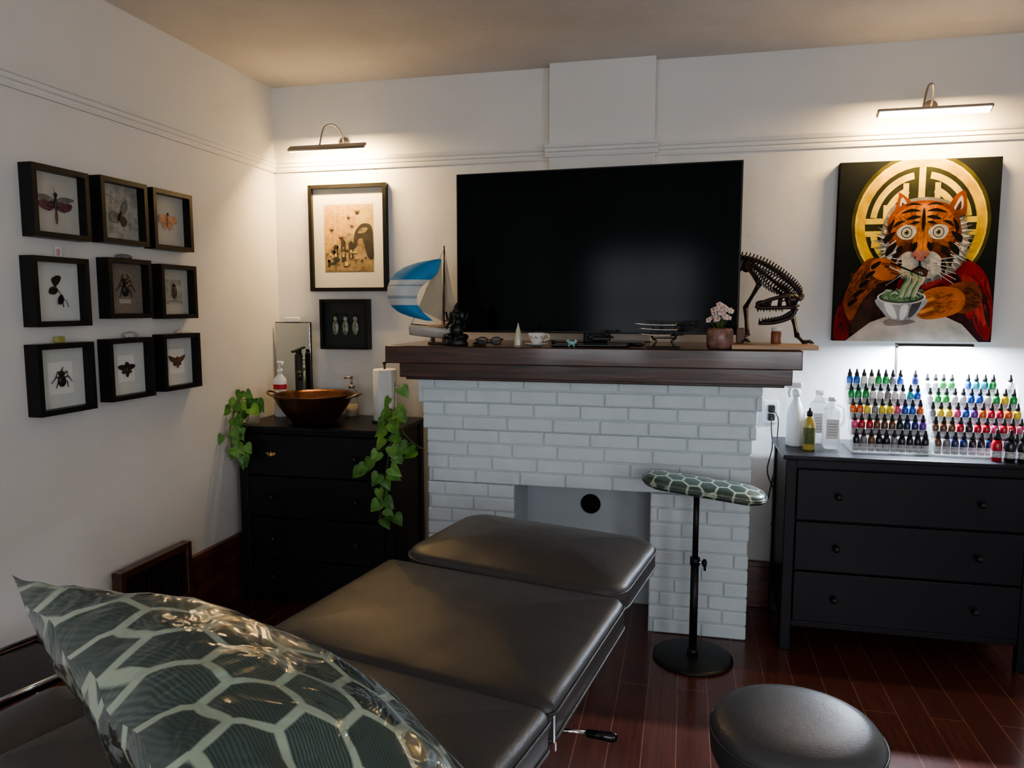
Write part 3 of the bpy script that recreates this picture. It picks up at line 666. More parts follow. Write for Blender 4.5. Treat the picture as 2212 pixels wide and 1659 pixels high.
# ------------------------------------------------------------------ picture lamps
emw = M('warm_led', (1, .82, .5), .5, emis=16, ecol=(1, .88, .66))
def pic_lamp(loc, lw, lbl, tilt, energy, aim):
    r = thing('picture_lamp', lbl, 'wall lamp', loc, group='picture lamps on the wall')
    b = MB(); b.lathe([(.001, 0), (.034, 0), (.034, .012), (.03, .018), (.001, .018)], steel, (0, 0, 0), 28, rot=(math.pi/2, 0, 0)); b.done('wall_mount', r)
    b = MB(); b.tube(catmull([(0, -.015, 0), (0, -.05, .05), (-.02, -.10, .085), (-.055, -.15, .06), (-.075, -.17, -.04)], 6, False), .005, steel, 8); b.done('arm', r)
    b = MB(); b.box((-.03, -.175, -.055), (lw, .048, .018), steel, .007, rot=(tilt, 0, 0), seg=3); b.done('lamp_shade', r)
    b = MB(); b.box((-.03, -.175+math.sin(tilt)*.010, -.055-math.cos(tilt)*.0105), (lw-.02, .038, .006), emw, .001, rot=(tilt, 0, 0)); b.done('led_strip', r, 'glowing warm led strip')
    l = bpy.data.lights.new('picture_light', 'AREA'); l.shape = 'RECTANGLE'; l.size = lw-.03; l.size_y = .03; l.energy = energy; l.color = (1, .66, .28)
    o = bpy.data.objects.new('picture_light', l); COL.objects.link(o); o.location = (loc[0]-.03, loc[1]-.150, loc[2]-.078)
    o.rotation_euler = (math.radians(aim), 0, 0)
pic_lamp((-1.995, YB-.001, 2.615), .48, 'nickel picture lamp above the honeycomb print', math.radians(35), 21, 40)
pic_lamp((1.150, YB-.001, 2.635), .50, 'nickel picture lamp glowing above the tiger painting', math.radians(-28), 19, 40)

# ------------------------------------------------------------------ floor register
vr = thing('floor_register', 'dark carved wooden wall register grille by the baseboard', 'vent', (XL+.034, 2.90, .20), math.pi/2)
b = MB()
for (lo, hi) in (((-.24, -.05, .0), (-.205, 0, .29)), ((.205, -.05, 0), (.24, 0, .29)), ((-.205, -.05, 0), (.205, 0, .035)), ((-.205, -.05, .255), (.205, 0, .29))): b.b2(lo, hi, mahog, .004)
b.done('frame', vr)
b = MB(); b.b2((-.205, -.012, .035), (.205, -.002, .255), blackhole, 0)  # black sheet painted as the shade behind the grille bars
grb = M('grille_bronze', (.05, .035, .025), .4, .5)
for i in range(14): b.box((-.19+i*.0292, -.025, .145), (.006, .012, .22), grb, .001)
for i in range(8): b.box((0, -.025, .05+i*.0275), (.41, .012, .006), grb, .001)
b.done('grille', vr)

# ------------------------------------------------------------------ tattoo bed
BR = math.radians(-9.5)
bed = thing('massage_bed', 'black leather sectioned treatment bed on adjustable metal base', 'bed', (-.554, 2.222, 0), BR)
SH = Matrix(((1, 0, 0, -.012), (-.055, 1, 0, .01), (0, -0, 1, 0), (0, 0, 0, 1)))
b = MB(); b.cushion(.80, .60, .105, leather, .11, .034, SH @ Matrix.Translation((0, .305, .70)) @ Euler((math.radians(-1.), math.radians(.8), 0)).to_matrix().to_4x4(), pipe=.004, nseg=8); b.done('head_cushion', bed)
b = MB(); b.cushion(.845, .655, .11, leather, .035, .028, SH @ Matrix.Translation((0, -.335, .69)), pipe=.004); b.done('middle_cushion', bed)
TA = .085
b = MB(); b.cushion(.85, .70, .11, leather, .035, .024, SH @ Matrix.Translation((0, -.667-.35*math.cos(TA), .69+.35*math.sin(TA))) @ Euler((-TA, 0, 0)).to_matrix().to_4x4(), pipe=.004); b.done('back_cushion', bed)
b = MB()
for x in (-.3, .3): b.box((x, -.1, .665), (.05, 1.2, .04), blackm, .006)
for y in (-.6, -.1, .45): b.box((0, y, .64), (.6, .05, .03), blackm, .005)
b.box((0, -.35, .40), (.18, .26, .46), blackm, .02); b.box((0, -.35, .04), (.5, .95, .06), blackm, .02, seg=3)
b.box((0, -.35, .12), (.26, .36, .12), blackm, .03, seg=3); b.done('base_frame', bed)
lv = MB(); lv.cyl((.33, -.47, .62), (.425, -.44, .612), .005, chrome); lev = lv.done('lever', bed, 'chrome release lever')
b = MB(); b.lathe([(.004, 0), (.010, .005), (.011, .04), (.013, .065), (.009, .078), (.002, .081)], blackg, (.415, -.443, .613), 16, rot=(0, math.radians(95), math.radians(15))); b.done('grip', lev)
b = MB(); b.box((.416, -.68, .755), (.004, .010, .06), chrome, .001); b.box((.419, -.68, .715), (.005, .006, .02), chrome, .001); b.done('zipper', bed, 'silver zipper at cushion corner')
b = MB(); b.cushion(.20, .36, .12, leather, .05, .014, Matrix.Translation((-.55, -1.20, .70)), pipe=.004); ap_ = b.done('arm_rest', bed, 'black leather side arm rest pad')
b = MB(); b.box((-.42, -1.17, .68), (.30, .05, .03), blackm, .004); b.done('bracket', ap_)
# trolley
tr = thing('instrument_trolley', 'low black tray trolley with chrome edge', 'trolley', (-2.124, 1.745, 0), math.radians(-14.5))
b = MB(); b.box((0, 0, .47), (.34, .58, .02), blackg, .004); b.done('tray', tr)
b = MB()
pts = [(-.175, -.295, .49), (.175, -.295, .49), (.175, .295, .49), (-.175, .295, .49)]
for i in range(4): b.cyl(pts[i], pts[(i+1) % 4], .008, chrome, seg=10)
for x in (-.155, .155):
    for y in (-.27, .27): b.cyl((x, y, .05), (x, y, .47), .010, chrome, seg=12); b.lathe([(.001, -.012), (.022, -.012), (.025, 0), (.022, .012), (.001, .012)], blackm, (x, y, .025), 16, rot=(math.pi/2, 0, 0))
b.done('rail_frame', tr, 'chrome rail and legs')
b = MB(); b.box((0, 0, .008), (.34, .22, .016), M('pale_grey_mat', (.30, .28, .25), .8, bump=.2, bscale=80), .006); b.done('floor_mat', None, 'small pale grey mat on the wooden floor', 'mat', (-1.86, 3.18, 0), BR)

# ------------------------------------------------------------------ pillow
hexp = hexmat('honeycomb_pillow_fabric', 12.4, 'UV', (.022, .040, .034), (.070, .105, .088), (.29, .34, .26), .435, 1., .30, .75, .25)
def pillow(A, v1, v2, T, under=.5):
    n = 50; bm = bmesh.new(); uvl = bm.loops.layers.uv.new('UVMap')
    N = v1.cross(v2).normalized()
    if N.z < 0: N = -N
    C = A+v1/2+v2/2
    l1, l2 = v1.length, v2.length
    def pos(i, j, side):
        s, t = -1+2*i/n, -1+2*j/n
        ps = s*(1-.05*(1-t*t)); pt_ = t*(1-.05*(1-s*s))
        h = T*((max(0, 1-s**2)**.6)*(max(0, 1-t**2)**.6))
        p = C+v1*ps/2+v2*pt_/2
        e = 1-min(1, h/T)
        w_ = noise.noise(Vector((s*3.2, t*3.2, side*5)))*.012+e*.012*noise.noise(Vector((s*9, t*9, side*3)))
        edge = (i in (0, n) or j in (0, n))
        return p+N*(side*h*(1.0 if side > 0 else under)+(0 if edge else w_))+(N*.006*math.sin(s*17+t*13) if edge else Vector())
    grid = {}
    for side in (1, -1):
        for i in range(n+1):
            for j in range(n+1):
                ed = i in (0, n) or j in (0, n)
                key = (i, j, 0 if ed else side)
                if key not in grid: grid[key] = bm.verts.new(pos(i, j, side))
        for i in range(n):
            for j in range(n):
                q = []
                for (a, c) in ((i, j), (i+1, j), (i+1, j+1), (i, j+1)):
                    ed = a in (0, n) or c in (0, n); q.append((grid[(a, c, 0 if ed else side)], a, c))
                try: f = bm.faces.new([x[0] for x in q])
                except ValueError: continue
                f.smooth = True
                for lp, (v, a, c) in zip(f.loops, q): lp[uvl].uv = (a/n*l1+(.37 if side < 0 else 0), c/n*l2)
    bmesh.ops.recalc_face_normals(bm, faces=bm.faces)
    me = bpy.data.meshes.new('pillow'); bm.to_mesh(me); bm.free(); me.materials.append(hexp)
    o = bpy.data.objects.new('pillow', me); COL.objects.link(o)
    o['label'] = 'plastic-wrapped pillow with dark honeycomb pattern on the bed'; o['category'] = 'pillow'
    return o
K = .90; E = Vector((0, 0, 1.656))
Ap = E+K*Vector((-1.102, .983, -.457))
pillow(Ap, K*Vector((.50, .17, -.40)), K*Vector((.62, -.36, -.085)), K*.195)

# ------------------------------------------------------------------ round stool
st_ = thing('stool', 'round black vinyl stool on wheeled base', 'stool', (.275, 1.76, 0))
b = MB(); b.lathe([(.001, .565), (.15, .565), (.182, .575), (.194, .60), (.197, .640), (.193, .664), (.18, .681), (.15, .692), (.10, .697), (.05, .699), (.001, .699)], leather2, seg=56)
b.tube([(.1965*math.cos(a), .1965*math.sin(a), .655) for a in [2*math.pi*k/56 for k in range(56)]], .003, leather2, 6, closed=True); b.done('seat', st_)
b = MB(); b.cyl((0, 0, .10), (0, 0, .40), .028, blackm); b.cyl((0, 0, .40), (0, 0, .565), .016, chrome); b.done('column', st_)
b = MB()
for k in range(5):
    a = 2*math.pi*k/5; p = Vector((math.cos(a), math.sin(a), 0)); b.tube([p*.02+Vector((0, 0, .12)), p*.26+Vector((0, 0, .075))], [.022, .014], chrome, 10)
b.done('base', st_, 'chrome five-arm base')
for k in range(5):
    a = 2*math.pi*k/5; b = MB(); b.lathe([(.001, -.014), (.022, -.014), (.026, 0), (.022, .014), (.001, .014)], blackm, (.26*math.cos(a), .26*math.sin(a), .027), 18, rot=(math.pi/2, 0, a)); b.cyl((.26*math.cos(a), .26*math.sin(a), .04), (.26*math.cos(a), .26*math.sin(a), .075), .006, chrome, seg=8); b.done('caster', st_)

# ------------------------------------------------------------------ arm stand
an = thing('arm_rest_stand', 'adjustable black stand with honeycomb padded rest by the fireplace', 'arm rest', (.066, 3.46, 0))
hexa = hexmat('honeycomb_arm_fabric', 13., 'Object', (.045, .07, .055), (.13, .18, .13), (.45, .50, .40), .44, .7, .35, .2, .3)
b = MB(); b.lathe([(.001, 0), (.184, 0), (.186, .006), (.184, .012), (.17, .016), (.03, .02), (.001, .02)], blackm, seg=48); b.cyl((0, 0, .018), (0, 0, .05), .026, blackm); b.done('base', an)
b = MB(); b.cyl((0, 0, .04), (0, 0, .47), .0185, blackm); b.cyl((0, 0, .455), (0, 0, .49), .023, blackm); b.cyl((0, 0, .48), (0, 0, .80), .0135, blackm); b.box((0, 0, .795), (.10, .08, .008), blackm, .002); b.done('pole', an)
b = MB(); b.cyl((0, 0, .47), (.035, -.01, .47), .006, chrome, seg=10); b.lathe([(.006, 0), (.017, .006), (.020, .012), (.017, .02), (.006, .024)], blackm, (.03, -.01, .47), 10, rot=(0, math.pi/2, 0)); b.box((.045, -.01, .455), (.012, .014, .045), blackm, .004); b.done('knob', an, 'black tightening knob')
b = MB(); b.cushion(.56, .22, .052, hexa, .108, .012, None, edge=.024, pipe=.003, nseg=10); b.done('pad', an, 'honeycomb patterned padded rest', loc=(.026, 0, .80), rot=(math.radians(3), math.radians(7), 0))

# ------------------------------------------------------------------ items on left dresser
DT = 1.0
r = thing('copper_bowl', 'hammered copper basin with two loop handles', 'bowl', (-2.045, 3.80, DT))
b = MB(); b.lathe([(.001, 0), (.115, 0), (.125, .008), (.165, .06), (.20, .11), (.217, .148), (.226, .16), (.226, .164), (.219, .164), (.211, .150), (.19, .11), (.155, .062), (.115, .018), (.001, .014)], copper, seg=56, cap=False); b.done('basin', r)
for s in (-1, 1):
    b = MB(); b.tube(catmull([(s*.217, -.05, .145), (s*.255, -.045, .158), (s*.28, -.02, .168), (s*.28, .02, .168), (s*.255, .045, .158), (s*.217, .05, .145)], 5, False), .006, bronze, 8); b.done('handle', r, loc=(0, 0, 0))
r = thing('mirror', 'tall frameless tabletop mirror leaning on the wall', 'mirror', (-2.325, 4.09, DT), math.radians(-3))
b = MB(); b.box((0, 0, .28), (.245, .012, .56), blackm, .003); b.done('backing', r)
b = MB(); b.box((0, -.008, .28), (.237, .003, .55), M('mirror_glass', (.50, .57, .63), .03, 1., var=.01), .001); b.done('mirror_glass', r, 'reflective mirror glass')
b = MB(); b.box((.0, -.005, .575), (.10, .03, .03), white, .006); b.done('clip', r, 'white plastic clip')
r = thing('faucet', 'matte black tall basin faucet', 'faucet', (-2.255, 4.02, DT))
b = MB(); b.lathe([(.001, 0), (.03, 0), (.03, .008), (.024, .014), (.024, .36), (.019, .375), (.001, .38)], blackm, seg=24); b.tube([(0, 0, .27), (.03, -.05, .265), (.06, -.10, .255)], .015, blackm, 12); b.cyl((.06, -.10, .256), (.062, -.10, .225), .012, blackm); b.done('body', r)
b = MB(); b.box((.018, -.035, .40), (.024, .10, .012), blackm, .004, rot=(.25, 0, -.3)); b.cyl((0, 0, .37), (0, 0, .395), .018, blackm); b.done('lever', r)
r = thing('pump_bottle', 'white hand wash pump bottle with red label', 'bottle', (-2.345, 3.955, DT))
b = MB(); b.lathe([(.001, 0), (.036, 0), (.042, .005), (.042, .20), (.038, .225), (.016, .25), (.016, .265), (.001, .265)], white, seg=32, scale=(1, .75, 1)); b.done('body', r)
b = MB(); b.cyl((0, 0, .262), (0, 0, .285), .017, white); b.cyl((0, 0, .28), (0, 0, .318), .006, white); b.box((.012, -.012, .325), (.055, .022, .014), white, .005, rot=(0, 0, -.5)); b.cyl((.03, -.025, .322), (.036, -.03, .308), .005, white, seg=8); b.done('pump', r)
b = MB()
gprint = M('grey_print', (.3, .3, .35), .6)
for z0, z1, m_ in ((.09, .165, paper), (.165, .195, red)): b.loft([[(.0428*math.cos(a), .0323*math.sin(a), z) for a in [math.radians(180+180*k/16) for k in range(17)]] for z in (z0, z1)], m_, True, False, False)
for k in range(4): b.loft([[(.0431*math.cos(a), .0326*math.sin(a), z) for a in [math.radians(215+k*3+90*q/8) for q in range(9)]] for z in (.105+k*.013, .109+k*.013)], red if k < 1 else gprint, True, False, False)
b.done('label_sticker', r, 'red and white product label')
r = thing('soap_dispenser', 'clear glass soap dispenser with steel pump', 'bottle', (-1.935, 4.06, DT))
b = MB(); b.lathe([(.001, 0), (.036, 0), (.038, .006), (.038, .13), (.03, .155), (.015, .165), (.015, .175)], glassm, seg=28, cap=False); b.done('body', r)
b = MB(); b.cyl((0, 0, .17), (0, 0, .19), .018, steel); b.cyl((0, 0, .19), (0, 0, .232), .006, steel); b.cyl((.008, 0, .236), (-.04, -.02, .232), .006, steel); b.done('pump', r, 'brushed steel pump')
b = MB(); b.lathe([(.001, .004), (.033, .004), (.033, .075), (.001, .075)], M('soap_liquid', (.5, .42, .3), .2), seg=24); b.done('soap', r)
r = thing('paper_towel_holder', 'white paper towel roll on black upright holder', 'paper towel', (-1.655, 3.90, DT))
b = MB(); b.lathe([(.001, 0), (.075, 0), (.075, .008), (.001, .01)], blackm, seg=32); b.cyl((0, 0, .008), (0, 0, .335), .006, blackm); b.ell((0, 0, .335), (.011, .011, .011), blackm); b.done('holder', r)
b = MB(); b.lathe([(.02, .012), (.064, .012), (.066, .018), (.066, .296), (.063, .302), (.02, .302)], towelm, seg=40); b.box((.03, -.064, .157), (.07, .002, .284), towelm, 0, rot=(0, 0, .25)); b.done('paper_roll', r)

# pothos plants
leafm = M('pothos_leaf', (.075, .19, .035), .35, var=.45, vscale=25, spec=.5)
leafl = M('pothos_leaf_light', (.13, .27, .06), .35, var=.3, vscale=25)
stemm = M('pothos_stem', (.10, .17, .05), .5)
HEART = [(0, 0), (.25, -.16), (.48, -.08), (.54, .18), (.40, .50), (.18, .82), (0, 1.08)]
def leaf(b, p, d, n, s, m):
    d = Vector(d).normalized(); n = Vector(n); n = (n-d*n.dot(d)).normalized(); t = d.cross(n)
    mid = [0, .0, .12, .3, .55, .8, 1.08]
    for sg in (1, -1):
        V = []; F = []
        for k, (x, yv) in enumerate(HEART):
            curl = -.18*(yv**2)
            V.append(p+d*(mid[k]*s)+n*(curl*s*.7)); V.append(p+t*(sg*x*s)+d*(yv*s)+n*((curl*.7+.16*x)*s))
        for k in range(6):
            F.append((2*k, 2*k+1, 2*k+3, 2*k+2))
        b.raw(V, F, m, True)
def vine_plant(root, paths, sizes, rr, names=True):
    st = MB(); lf = MB()
    for path, nl_ in paths:
        P = catmull(path, 8, False); st.tube(P, .0022, stemm, 6)
        for k in range(nl_):
            i = int((k+.6)/nl_*(len(P)-1)); p = P[i]
            ang = rr.uniform(-1, 1)*1.4
            off = Vector((math.sin(ang)*1.0, -.35-rr.random()*.3, .25*rr.uniform(-1, 1))).normalized()
            q = p+off*rr.uniform(.025, .05); st.tube([p, (p+q)/2+Vector((0, 0, .008)), q], .0013, stemm, 5)
            d = Vector((off.x*.9, -.2, -rr.uniform(.2, 1.1))); n = Vector((rr.uniform(-.5, .5), -1, rr.uniform(.2, .9)))
            leaf(lf, q, d, n, rr.uniform(*sizes), leafm if rr.random() < .6 else leafl)
    st.done('stem', root); lf.done('foliage', root)
def jar(root, c, r_, h, m=glassm):
    b = MB(); b.lathe([(.001, 0), (r_*.85, 0), (r_, .01), (r_, h*.8), (r_*.8, h), (r_*.76, h), (r_*.93, h*.78), (r_*.92, .012), (.001, .006)], m, c, 28, cap=False); b.done('vase', root, 'small glass vase')
r = thing('pothos_plant', 'trailing pothos in glass jar hanging over dresser corner', 'plant', (-1.50, 3.69, DT))
jar(r, (-.03, .0, 0), .03, .10)
vine_plant(r, [([(-.03, 0, .04), (-.01, -.01, .13), (.0, -.02, .26)], 4), ([(-.03, 0, .04), (.0, -.03, .12), (.02, -.11, .06), (.01, -.125, -.08), (-.02, -.12, -.25), (.0, -.12, -.46)], 16),
               ([(-.03, 0, .05), (.04, -.04, .11), (.07, -.11, .02), (.14, -.12, -.05), (.20, -.10, -.09)], 6), ([(.01, -.12, -.06), (-.04, -.12, -.1), (-.09, -.13, -.17), (-.13, -.12, -.20)], 5),
               ([(-.01, -.12, -.2), (-.05, -.13, -.32), (-.05, -.13, -.47)], 6)], (.052, .078), random.Random(5))
r = thing('pothos_plant', 'trailing pothos in glass jar beside the pump bottle', 'plant', (-2.375, 3.70, DT))
jar(r, (.0, .0, 0), .04, .13)
vine_plant(r, [([(0, 0, .06), (0, -.03, .16), (-.01, -.08, .18)], 5), ([(0, 0, .08), (-.02, -.05, .14), (-.035, -.12, .06), (-.02, -.13, -.08), (.03, -.12, -.16)], 12),
               ([(0, 0, .06), (.03, -.04, .13), (.05, -.12, .04), (.02, -.13, -.10), (.05, -.125, -.20)], 9), ([(0, 0, .06), (-.04, -.07, .12), (-.04, -.15, .0), (-.035, -.16, -.14)], 8)], (.05, .072), random.Random(11))

# ------------------------------------------------------------------ mantel items
MZ = 1.463
r = thing('model_sailboat', 'model sailboat with blue and white spinnaker sail', 'model boat', (-1.20, 3.60, MZ))
k_ = .00238
def bx_(px, py, y=0.): return Vector(((px-957)*k_, y, (740-py)*k_))
b = MB()
rings = []
for i in range(13):
    t = i/12; x = -.185+.245*t; w_ = .036*math.sin(math.pi*min(1, .08+t*.85))**.7; dz = .014*(1-t)**1.5
    rings.append([Vector((x, w_*math.cos(a)*1.0, .080+dz*1.5+(math.sin(a)*.055 if math.sin(a) < 0 else 0))) for a in [2*math.pi*q/16 for q in range(16)]])
hullw = M('hull_white', (.50, .47, .42), .3)
b.loft(rings, hullw); b.box((-.04, 0, .092), (.09, .03, .014), lightwood, .004)
b.tube([(-.18, 0, .102), (.05, 0, .084)], .003, mahog, 6); b.done('hull', r)
b = MB(); b.box((-.03, 0, .006), (.10, .05, .012), mahog, .003)
for x in (-.06, 0): b.box((x, 0, .02), (.008, .05, .03), mahog, .002)
b.done('stand', r)
b = MB(); b.cyl((0, 0, .08), (.004, 0, .495), .0055, mahog, r1=.004, seg=10); b.cyl((-.0, 0, .12), (.075, -.01, .11), .003, mahog, seg=8)
for q in ((-.18, 0, .09), (.058, 0, .085), (0, .035, .08), (0, -.035, .08)): b.tube([(.006, 0, .485), q], .0012, blackm, 4)
b.done('mast', r)
def sail(pa, pb, pc_, pd, bulge, m, nu=10, nv=6):
    V = []; F = []
    for i in range(nu+1):
        for j in range(nv+1):
            u, v = i/nu, j/nv
            p = Vector(pa).lerp(Vector(pb), u).lerp(Vector(pd).lerp(Vector(pc_), u), v)
            p.y -= bulge*math.sin(math.pi*u)*math.sin(math.pi*v)+bulge*.2
            V.append(p)
    for i in range(nu):
        for j in range(nv): F.append((i*(nv+1)+j, (i+1)*(nv+1)+j, (i+1)*(nv+1)+j+1, i*(nv+1)+j+1))
    b.raw(V, F, m, True)
cream = M('sail_cream', (.44, .37, .27), .8, var=.05); blue = M('sail_blue', (.02, .20, .42), .6, var=.1); sw = M('sail_white', (.56, .57, .57), .7, var=.03)
b = MB(); sail(bx_(962, 550), bx_(962, 550), bx_(988, 690), bx_(962, 690), .012, cream); sail(bx_(953, 558), bx_(953, 560), bx_(956, 692), bx_(898, 665), .012, cream)
b.done('main_sail', r)
LE = [(560, 946), (566, 905), (575, 875), (588, 853), (602, 841), (618, 834), (634, 833), (648, 836), (660, 843), (672, 858), (682, 885), (690, 922)]
RE = [(560, 956), (566, 955), (575, 952), (588, 948), (602, 935), (618, 912), (634, 903), (648, 901), (660, 905), (672, 914), (682, 926), (690, 936)]
def itp(T, y):
    for (a, b_), (c, d) in zip(T[:-1], T[1:]):
        if a <= y <= c: return b_+(d-b_)*(y-a)/(c-a)
    return T[-1][1]
b = MB(); n = 39; V = []
for i in range(n+1):
    py = 560+130*i/n; t = i/n
    for j in range(11):
        u = j/10; px = itp(LE, py)+(itp(RE, py)-itp(LE, py))*u; p = bx_(px, py)
        p.y = -.02-.06*math.sin(math.pi*u*.9+.1)*math.sin(math.pi*t); V.append(p)
seamm = M('sail_grey_seam', (.30, .36, .42), .7)
for i in range(n):
    py = 560+130*(i+.5)/n
    m_ = blue if (py < 603 or py > 657) else sw
    if abs(py-615) < 2.2 or abs(py-640) < 2.2: m_ = seamm
    b.raw([V[i*11+j] for j in range(11)]+[V[(i+1)*11+j] for j in range(11)], [(j, j+1, 12+j, 11+j) for j in range(10)], m_, True)
bmesh.ops.remove_doubles(b.bm, verts=b.bm.verts, dist=1e-5)
b.done('spinnaker', r, 'blue and white striped billowing sail')
# figurine
b = MB(); fgm = M('dark_bronze_figurine', (.022, .024, .024), .38, .3, var=.5, vscale=60)
b.lathe([(.001, 0), (.055, 0), (.058, .008), (.05, .02), (.052, .03), (.001, .032)], fgm, seg=28, scale=(1, .75, 1))
b.ell((0, 0, .075), (.036, .03, .04), fgm); b.ell((0, 0, .115), (.028, .022, .022), fgm); b.ell((0, -.006, .147), (.022, .02, .022), fgm)
for s in (-1, 1):
    b.tube([(s*.015, 0, .045), (s*.052, -.015, .043), (s*.012, -.035, .04)], [.016, .014, .01], fgm, 10)
    b.ell((s*.027, 0, .147), (.014, .005, .018), fgm, rot=(0, 0, s*.3))
    b.tube([(s*.024, 0, .12), (s*.045, -.008, .10), (s*.042, -.03, .085)], [.009, .008, .006], fgm, 8)
    b.tube([(s*.022, .004, .125), (s*.05, .006, .13), (s*.056, 0, .165)], [.008, .007, .005], fgm, 8)
b.tube(catmull([(0, -.022, .15), (0, -.034, .13), (-.006, -.036, .105), (-.018, -.036, .092)], 4, False), .007, fgm, 8)
b.lathe([(.022, 0), (.02, .01), (.014, .02), (.012, .03), (.005, .042), (.001, .048)], fgm, (0, 0, .162), 16)
b.done('figurine', None, 'dark seated elephant-headed statuette with crown', 'statuette', (-1.11, 3.53, MZ))
r = thing('eyeglasses', 'folded black eyeglasses lying on the mantel', 'glasses', (-.935, 3.50, MZ), .2)
b = MB()
for s in (-1, 1):
    P = [(s*.033+.026*math.cos(a), .0+.004*math.sin(a), .024+.018*math.sin(a)) for a in [2*math.pi*k/20 for k in range(20)]]
    b.tube(P, .003, blackm, 6, closed=True); b.tube(catmull([(s*.06, 0, .034), (s*.062, .02, .03), (-s*.01, .035+.008*s, .012), (-s*.055, .04+.01*s, .006)], 4, False), .0028, blackm, 6)
b.tube([(-.008, 0, .028), (0, -.003, .032), (.008, 0, .028)], .002, blackm, 6); b.done('frame', r)
b = MB(); lensm = M('smoked_lens', (.05, .06, .06), .1, alpha=.6)
for s in (-1, 1): b.face([(s*.033+.025*math.cos(a), 0, .024+.017*math.sin(a)) for a in [2*math.pi*k/20 for k in range(20)]], lensm)
b.done('lens', r)
rock((-1.02, 3.62, MZ), (.04, .03, .012), M('dark_stone', (.04, .04, .04), .5, var=.5, vscale=40), 'mineral_specimen', 'flat dark stone lying on the mantel', 'stone', 21)
b = MB(); b.lathe([(.02, 0), (.018, .03), (.012, .07), (.004, .10), (.001, .112)], M('pale_crystal', (.62, .68, .52), .2, alpha=.8), seg=7, smooth=False); b.done('crystal_point', None, 'pale green upright crystal point on the mantel', 'crystal', (-.808, 3.58, MZ))
r = thing('teacup', 'white porcelain teacup with floral pattern on saucer', 'cup', (-.705, 3.53, MZ))
porc = M('porcelain', (.68, .67, .65), .15, var=.02); 
b = MB(); b.lathe([(.001, .002), (.022, .0), (.03, .004), (.056, .012), (.058, .014), (.054, .016), (.028, .008), (.001, .007)], porc, seg=36, cap=False); b.done('saucer', r)
b = MB(); b.lathe([(.001, .008), (.018, .008), (.020, .014), (.032, .028), (.040, .05), (.043, .064), (.041, .064), (.037, .048), (.028, .028), (.001, .016)], porc, seg=36, cap=False)
for a in (-2.2, -1.5, -.8):
    b.ell((.0385*math.cos(a), .0385*math.sin(a), .045), (.004, .004, .005), M('rose_pattern', (.55, .2, .2), .4)); b.ell((.037*math.cos(a+.2), .037*math.sin(a+.2), .041), (.003, .003, .003), M('leaf_pattern', (.2, .35, .15), .4))
b.tube(catmull([(.038, 0, .055), (.058, 0, .056), (.06, 0, .036), (.034, 0, .028)], 4, False), .0032, porc, 8); b.done('cup', r)
b = MB(); teal = M('teal_resin', (.25, .5, .48), .3)
b.ell((0, 0, .018), (.018, .009, .010), teal); b.ell((-.017, 0, .028), (.009, .007, .008), teal); b.ell((.02, 0, .026), (.006, .003, .010), teal)
for x in (-.012, .012): b.cyl((x, 0, 0), (x, 0, .014), .004, teal, seg=8)
b.done('elephant_figurine', None, 'tiny teal animal figurine on the mantel', 'figurine', (-.53, 3.50, MZ))
r = thing('media_tray', 'flat black tray with small black device on top', 'tray', (-.45, 3.60, MZ))
b = MB(); b.box((0, 0, .006), (.36, .12, .010), blackg, .004); b.done('tray', r)
b = MB(); b.box((0, 0, .025), (.09, .05, .022), blackm, .008, seg=3); b.tube(catmull([(-.05, .0, .02), (-.07, -.01, .035), (-.03, -.01, .05), (.02, 0, .045), (.06, 0, .03)], 5, False), .005, blackm, 8); b.ell((.03, 0, .045), (.015, .014, .014), blackm); b.done('device', None, 'small coiled black device with cable', 'device', (-.40, 3.60, MZ+.011))
# sword stand
r = thing('sword_stand', 'black lacquered stand for miniature swords', 'stand', (-.10, 3.53, MZ))
b = MB()
b.box((0, 0, .005), (.15, .05, .008), blackg, .003)
for s in (-1, 1):
    b.tube(catmull([(s*.05, 0, .006), (s*.035, 0, .03), (s*.055, 0, .05), (s*.05, 0, .09)], 4, False), .005, blackg, 8)
    for z in (.045, .07, .092): b.tube([(s*.05, 0, z), (s*.05, -.02, z), (s*.05, -.024, z+.008)], .003, blackg, 6)
b.box((0, .0, .045), (.10, .006, .006), blackg, .002); b.done('rack', r)
for i, (z, L_, dx) in enumerate(((.106, .27, 0), (.084, .25, .01), (.058, .20, -.01))):
    q = thing('miniature_sword', 'miniature curved sword with silver blade on stand', 'sword', (-.10+dx, 3.508, MZ+z), group='miniature swords on the mantel')
    b = MB(); b.tube(catmull([(-L_*.5, 0, .006), (-L_*.15, 0, 0), (L_*.2, 0, .0)], 5, False), [.001]+[.0035]*10, M('silver_blade', (.75, .74, .70), .18, 1.), 8); b.done('blade', q)
    b = MB(); b.tube([(L_*.2, 0, 0), (L_*.5, 0, .006)], .0048, blackm, 8); b.cyl((L_*.2-.002, 0, 0), (L_*.2+.002, 0, 0), .009, brass, seg=14); b.done('hilt', q)
